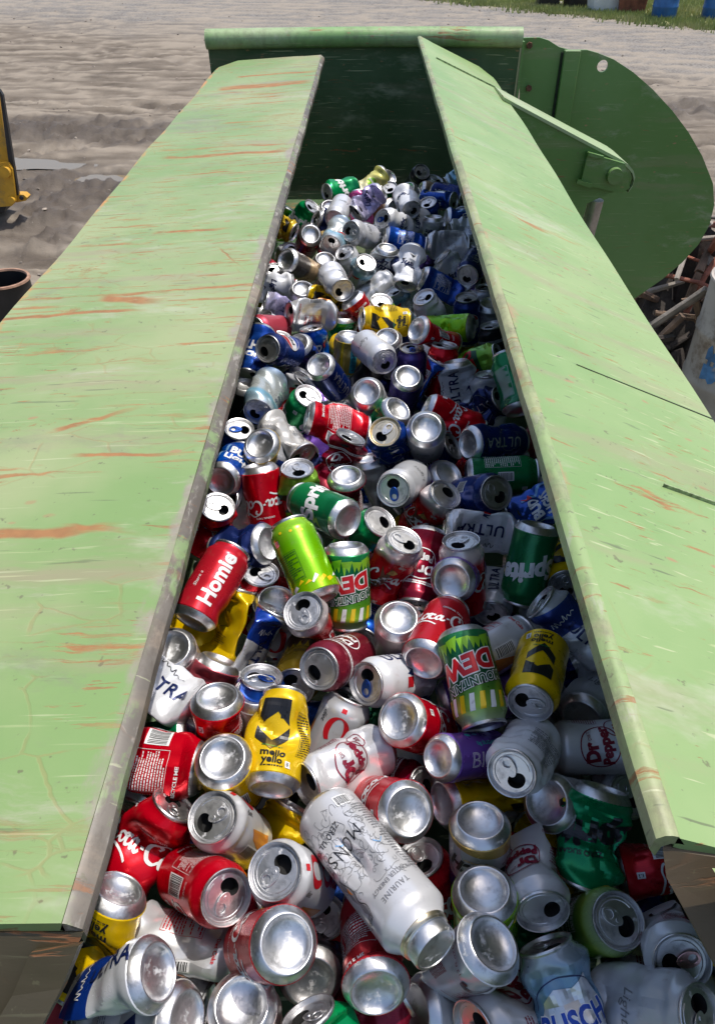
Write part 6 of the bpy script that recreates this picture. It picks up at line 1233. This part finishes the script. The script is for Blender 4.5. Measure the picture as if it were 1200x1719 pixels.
('UN','B','d',(-0.0418, 0.7511, 1.6712),(0.941, 0.063, -0.332),(0.338, -0.194, 0.921),1,1,'',349),
('SV','T','d',(-0.0164, 1.3142, 1.7108),(0.934, -0.273, 0.232),(-0.135, 0.332, 0.933),1,1,'',352),
('BK','B','d',(-0.0381, 1.4436, 1.7315),(0.508, 0.786, 0.351),(0.855, -0.511, -0.093),1,1,'',354),
('UN','B','d',(0.0537, 1.5747, 1.6616),(-0.752, 0.347, 0.561),(0.169, -0.72, 0.673),1,1,'',355),
('SW','B','d',(-0.0034, 1.6398, 1.6611),(-0.144, 0.838, 0.527),(0.445, 0.53, -0.722),1,1,'',356),
('SV','B','d',(-0.0299, 1.9394, 1.7249),(0.764, 0.461, 0.452),(0.068, -0.753, 0.654),1,1,'',358),
('CK','B','d',(-0.0036, 1.9932, 1.7021),(0.647, 0.756, -0.099),(-0.227, 0.315, 0.922),1,1,'',359),
('SW','B','d',(0.1317, 0.5341, 1.6506),(-0.85, 0.507, 0.144),(-0.147, -0.491, 0.859),1,1,'',371),
('BL','T','d',(0.0504, 0.7292, 1.6782),(0.26, -0.966, -0.006),(-0.655, -0.181, 0.733),1,1,'',372),
('SV','B','d',(0.0423, 0.6558, 1.6717),(0.531, 0.837, 0.136),(0.834, -0.487, -0.26),1,1,'',373),
('SW','B','d',(0.0589, 0.7589, 1.7331),(0.403, 0.84, -0.363),(-0.628, -0.035, -0.778),1,1,'',374),
('BU','T','d',(0.0986, 1.2035, 1.6463),(0.031, -0.931, 0.363),(-0.132, 0.356, 0.925),1,1,'',377),
('DD','B','d',(0.1115, 1.2031, 1.7068),(-0.44, 0.804, -0.401),(0.157, -0.371, -0.915),1,1,'',378),
('BU','T','d',(0.1304, 1.7027, 1.7102),(-0.707, -0.332, 0.624),(-0.699, 0.462, -0.546),1,1,'',381),
('DD','B','d',(0.0619, 1.7998, 1.6938),(0.123, 0.992, 0.008),(-0.555, 0.076, -0.829),1,1,'',382),
('UN','T','d',(0.0779, 2.1036, 1.7646),(0.243, -0.912, 0.33),(-0.042, -0.35, -0.936),1,1,'',384),
('SP','T','d',(0.0819, 2.1811, 1.7743),(0.179, -0.744, -0.644),(0.919, 0.361, -0.162),1,1,'',385),
('SP','T','d',(0.2165, 0.3579, 1.6819),(-0.997, -0.078, -0.015),(0.063, -0.887, 0.458),1,1,'',396),
('CK','T','d',(0.1119, 0.4541, 1.7009),(0.952, -0.294, 0.086),(0.306, 0.905, -0.296),1,1,'',397),
('SW','T','d',(0.1852, 0.5167, 1.6482),(-0.326, 0.712, 0.622),(0.389, 0.7, -0.598),1,1,'',398),
('BU','T','d',(0.2391, 0.7611, 1.661),(-0.905, -0.337, 0.259),(-0.066, 0.715, 0.696),1,1,'',400),
('UN','T','d',(0.2397, 0.8299, 1.6798),(-0.946, -0.311, 0.087),(0.194, -0.333, 0.923),1,1,'',401),
('CK','T','d',(0.1794, 1.2403, 1.682),(0.33, -0.713, 0.618),(-0.605, -0.662, -0.442),1,1,'',405),
('SW','T','d',(0.0976, 1.6155, 1.7471),(0.921, -0.386, 0.055),(0.382, 0.868, -0.318),1,1,'',407),
('LG','B','d',(0.2442, 1.6359, 1.8064),(-0.921, 0.353, -0.162),(0.306, 0.404, -0.862),1,1,'',408),
('DD','T','d',(0.1817, 2.1022, 1.717),(-0.321, -0.842, 0.433),(0.925, -0.377, -0.047),1,1,'',412),
('DD','T','d',(0.3108, 0.1819, 1.6363),(-0.689, 0.589, 0.423),(-0.026, 0.563, -0.826),1,1,'',422),
('LG','T','d',(0.2352, 0.293, 1.5974),(-0.213, 0.905, 0.368),(-0.01, 0.375, -0.927),1,1,'',423),
('ML','T','d',(0.2149, 0.5109, 1.6575),(0.459, -0.85, 0.26),(-0.431, -0.469, -0.771),1,1,'',424),
('SV','T','d',(0.1955, 0.6186, 1.6811),(0.8, -0.481, 0.359),(0.596, 0.559, -0.577),1,1,'',425),
('BL','B','d',(0.2655, 0.6346, 1.7386),(-0.573, 0.518, -0.635),(0.25, -0.627, -0.738),1,1,'',426),
('SW','B','d',(0.2367, 0.7009, 1.7138),(0.346, 0.935, 0.073),(-0.193, -0.005, 0.981),1,1,'',427),
('DD','T','d',(0.2681, 0.8668, 1.7419),(-0.089, -0.955, -0.283),(-0.956, 0.002, 0.294),1,1,'',428),
('DD','B','d',(0.2174, 0.8722, 1.696),(0.781, 0.622, 0.059),(0.618, -0.755, -0.217),1,1,'',429),
('SV','B','d',(0.2842, 1.0445, 1.7604),(-0.51, 0.782, -0.359),(-0.485, -0.606, -0.63),1,1,'',431),
('SV','T','d',(0.2986, 1.2076, 1.69),(-0.91, -0.108, 0.4),(-0.402, -0.006, -0.916),1,1,'',432),
('SW','T','d',(0.3171, 1.5165, 1.7165),(-0.608, -0.64, 0.47),(-0.369, -0.295, -0.881),1,1,'',435),
('ML','T','d',(0.2558, 1.8283, 1.6626),(-0.586, -0.576, 0.57),(0.81, -0.424, 0.405),1,1,'',437),
('SW','T','d',(0.1974, 2.1057, 1.7789),(0.723, -0.498, -0.479),(0.493, -0.115, 0.862),1,1,'',440),
('DC','T','d',(0.2624, 2.4821, 1.7665),(0.112, -0.797, -0.594),(-0.462, -0.571, 0.679),1,1,'',444),
('BU','B','d',(0.3069, 0.2412, 1.6758),(0.781, 0.407, -0.474),(0.563, -0.786, 0.253),1,1,'',451),
('BU','B','d',(0.3388, 0.3101, 1.6598),(-0.097, 0.994, 0.055),(0.896, 0.111, -0.43),1,1,'',452),
('BU','B','d',(0.3741, 0.7358, 1.7252),(-0.866, -0.063, -0.496),(0.393, -0.697, -0.599),1,1,'',455),
('LG','T','d',(0.3937, 0.9236, 1.7216),(-0.867, 0.194, 0.459),(0.319, -0.493, 0.81),1,1,'',457),
('BU','B','d',(0.3237, 1.0667, 1.7313),(0.153, 0.987, 0.046),(-0.608, 0.057, 0.792),1,1,'',459),
('DP','T','d',(0.3493, 1.2705, 1.7566),(-0.577, -0.809, 0.115),(0.322, -0.355, -0.878),1,1,'',460),
('PU','B','d',(0.2885, 1.9469, 1.7334),(0.757, 0.351, 0.551),(0.653, -0.434, -0.621),1,1,'',468),
('SV','T','d',(0.3182, 2.2912, 1.6977),(0.029, -1.0, 0.001),(0.893, 0.026, -0.449),1,1,'',471),
('ML','B','d',(-0.258, 2.049, 1.6824),(-0.737, 0.462, -0.493),(0.078, 0.783, 0.617),1,1,'',550),
('PU','B','d',(-0.1647, 0.5651, 1.6304),(-0.757, -0.235, -0.61),(0.612, -0.581, -0.536),1,1,'',562),
('BK','B','d',(-0.1321, 0.501, 1.6003),(0.221, 0.967, 0.128),(-0.213, -0.08, 0.974),1,1,'',587),
('SV','B','d',(0.0053, 1.0768, 1.6895),(-0.304, 0.759, -0.576),(-0.687, 0.244, 0.685),1,1,'',617),
('BL','T','d',(-0.0283, 1.2934, 1.5984),(0.462, -0.849, 0.256),(-0.761, -0.528, -0.378),1,1,'',618),
('DC','T','d',(-0.0573, 1.5299, 1.6548),(0.634, -0.755, 0.166),(-0.773, -0.625, 0.109),1,1,'',620),
('DP','B','d',(0.0274, 1.9039, 1.7088),(-0.7, 0.314, -0.642),(-0.497, -0.859, 0.121),1,1,'',624),
('SP','T','d',(-0.0727, 2.4167, 1.6673),(0.869, -0.479, 0.128),(0.315, 0.732, 0.604),1,1,'',628),
('DP','T','d',(0.1346, 0.3367, 1.5184),(-0.813, -0.099, 0.574),(0.461, 0.493, 0.738),1,1,'',635),
('ML','T','d',(0.0715, 1.171, 1.5959),(0.474, -0.82, 0.322),(-0.124, -0.424, -0.897),1,1,'',642),
('SV','T','d',(0.1492, 1.2652, 1.6609),(-0.693, -0.439, -0.572),(-0.697, 0.61, 0.377),1,1,'',643),
('PU','T','d',(0.0954, 1.49, 1.6812),(-0.572, -0.537, -0.619),(0.277, -0.838, 0.471),1,1,'',645),
('BU','T','d',(0.0999, 1.6542, 1.7019),(0.197, -0.758, -0.622),(-0.171, -0.652, 0.739),1,1,'',646),
('BK','B','d',(0.1445, 0.3262, 1.5742),(0.936, 0.323, -0.143),(0.284, -0.446, 0.849),1,1,'',660),
('BK','T','d',(0.1486, 0.5488, 1.5721),(0.763, 0.146, 0.63),(-0.586, -0.255, 0.769),1,1,'',662),
('PU','B','d',(0.1494, 2.3566, 1.6422),(0.791, 0.411, 0.453),(-0.61, 0.594, 0.525),1,1,'',678),
('PU','B','d',(0.3218, 0.4182, 1.6129),(-0.763, 0.598, -0.243),(-0.326, -0.682, -0.654),1,1,'',686),
('BK','B','d',(0.2487, 1.0023, 1.6631),(0.996, -0.089, -0.022),(0.069, 0.567, 0.821),1,1,'',691),
('BK','T','d',(0.4414, 0.4729, 1.6179),(-0.436, -0.861, -0.26),(-0.595, 0.059, 0.802),1,1,'',711),
]
LOOK = dict(SV='grey silver', CK='red', DC='bright silver', BL='blue', SW='white', SP='green', UN='navy', DD='white lettered', DP='maroon', LG='lime green', ML='yellow', BU='white and navy', PU='purple', BK='black')
for row in CANS:
    o = make_can(row)
    lab = row[8]
    if lab: tag(o, lab, 'bottle' if row[0] == 'MO' else 'can', 'cans on top of the pile')
    else:
        look = LOOK.get(row[0], 'silver'); tag(o, 'half buried ' + look + ' can glimpsed in a gap under the top layer of cans', 'can', 'half buried ' + look + ' cans')
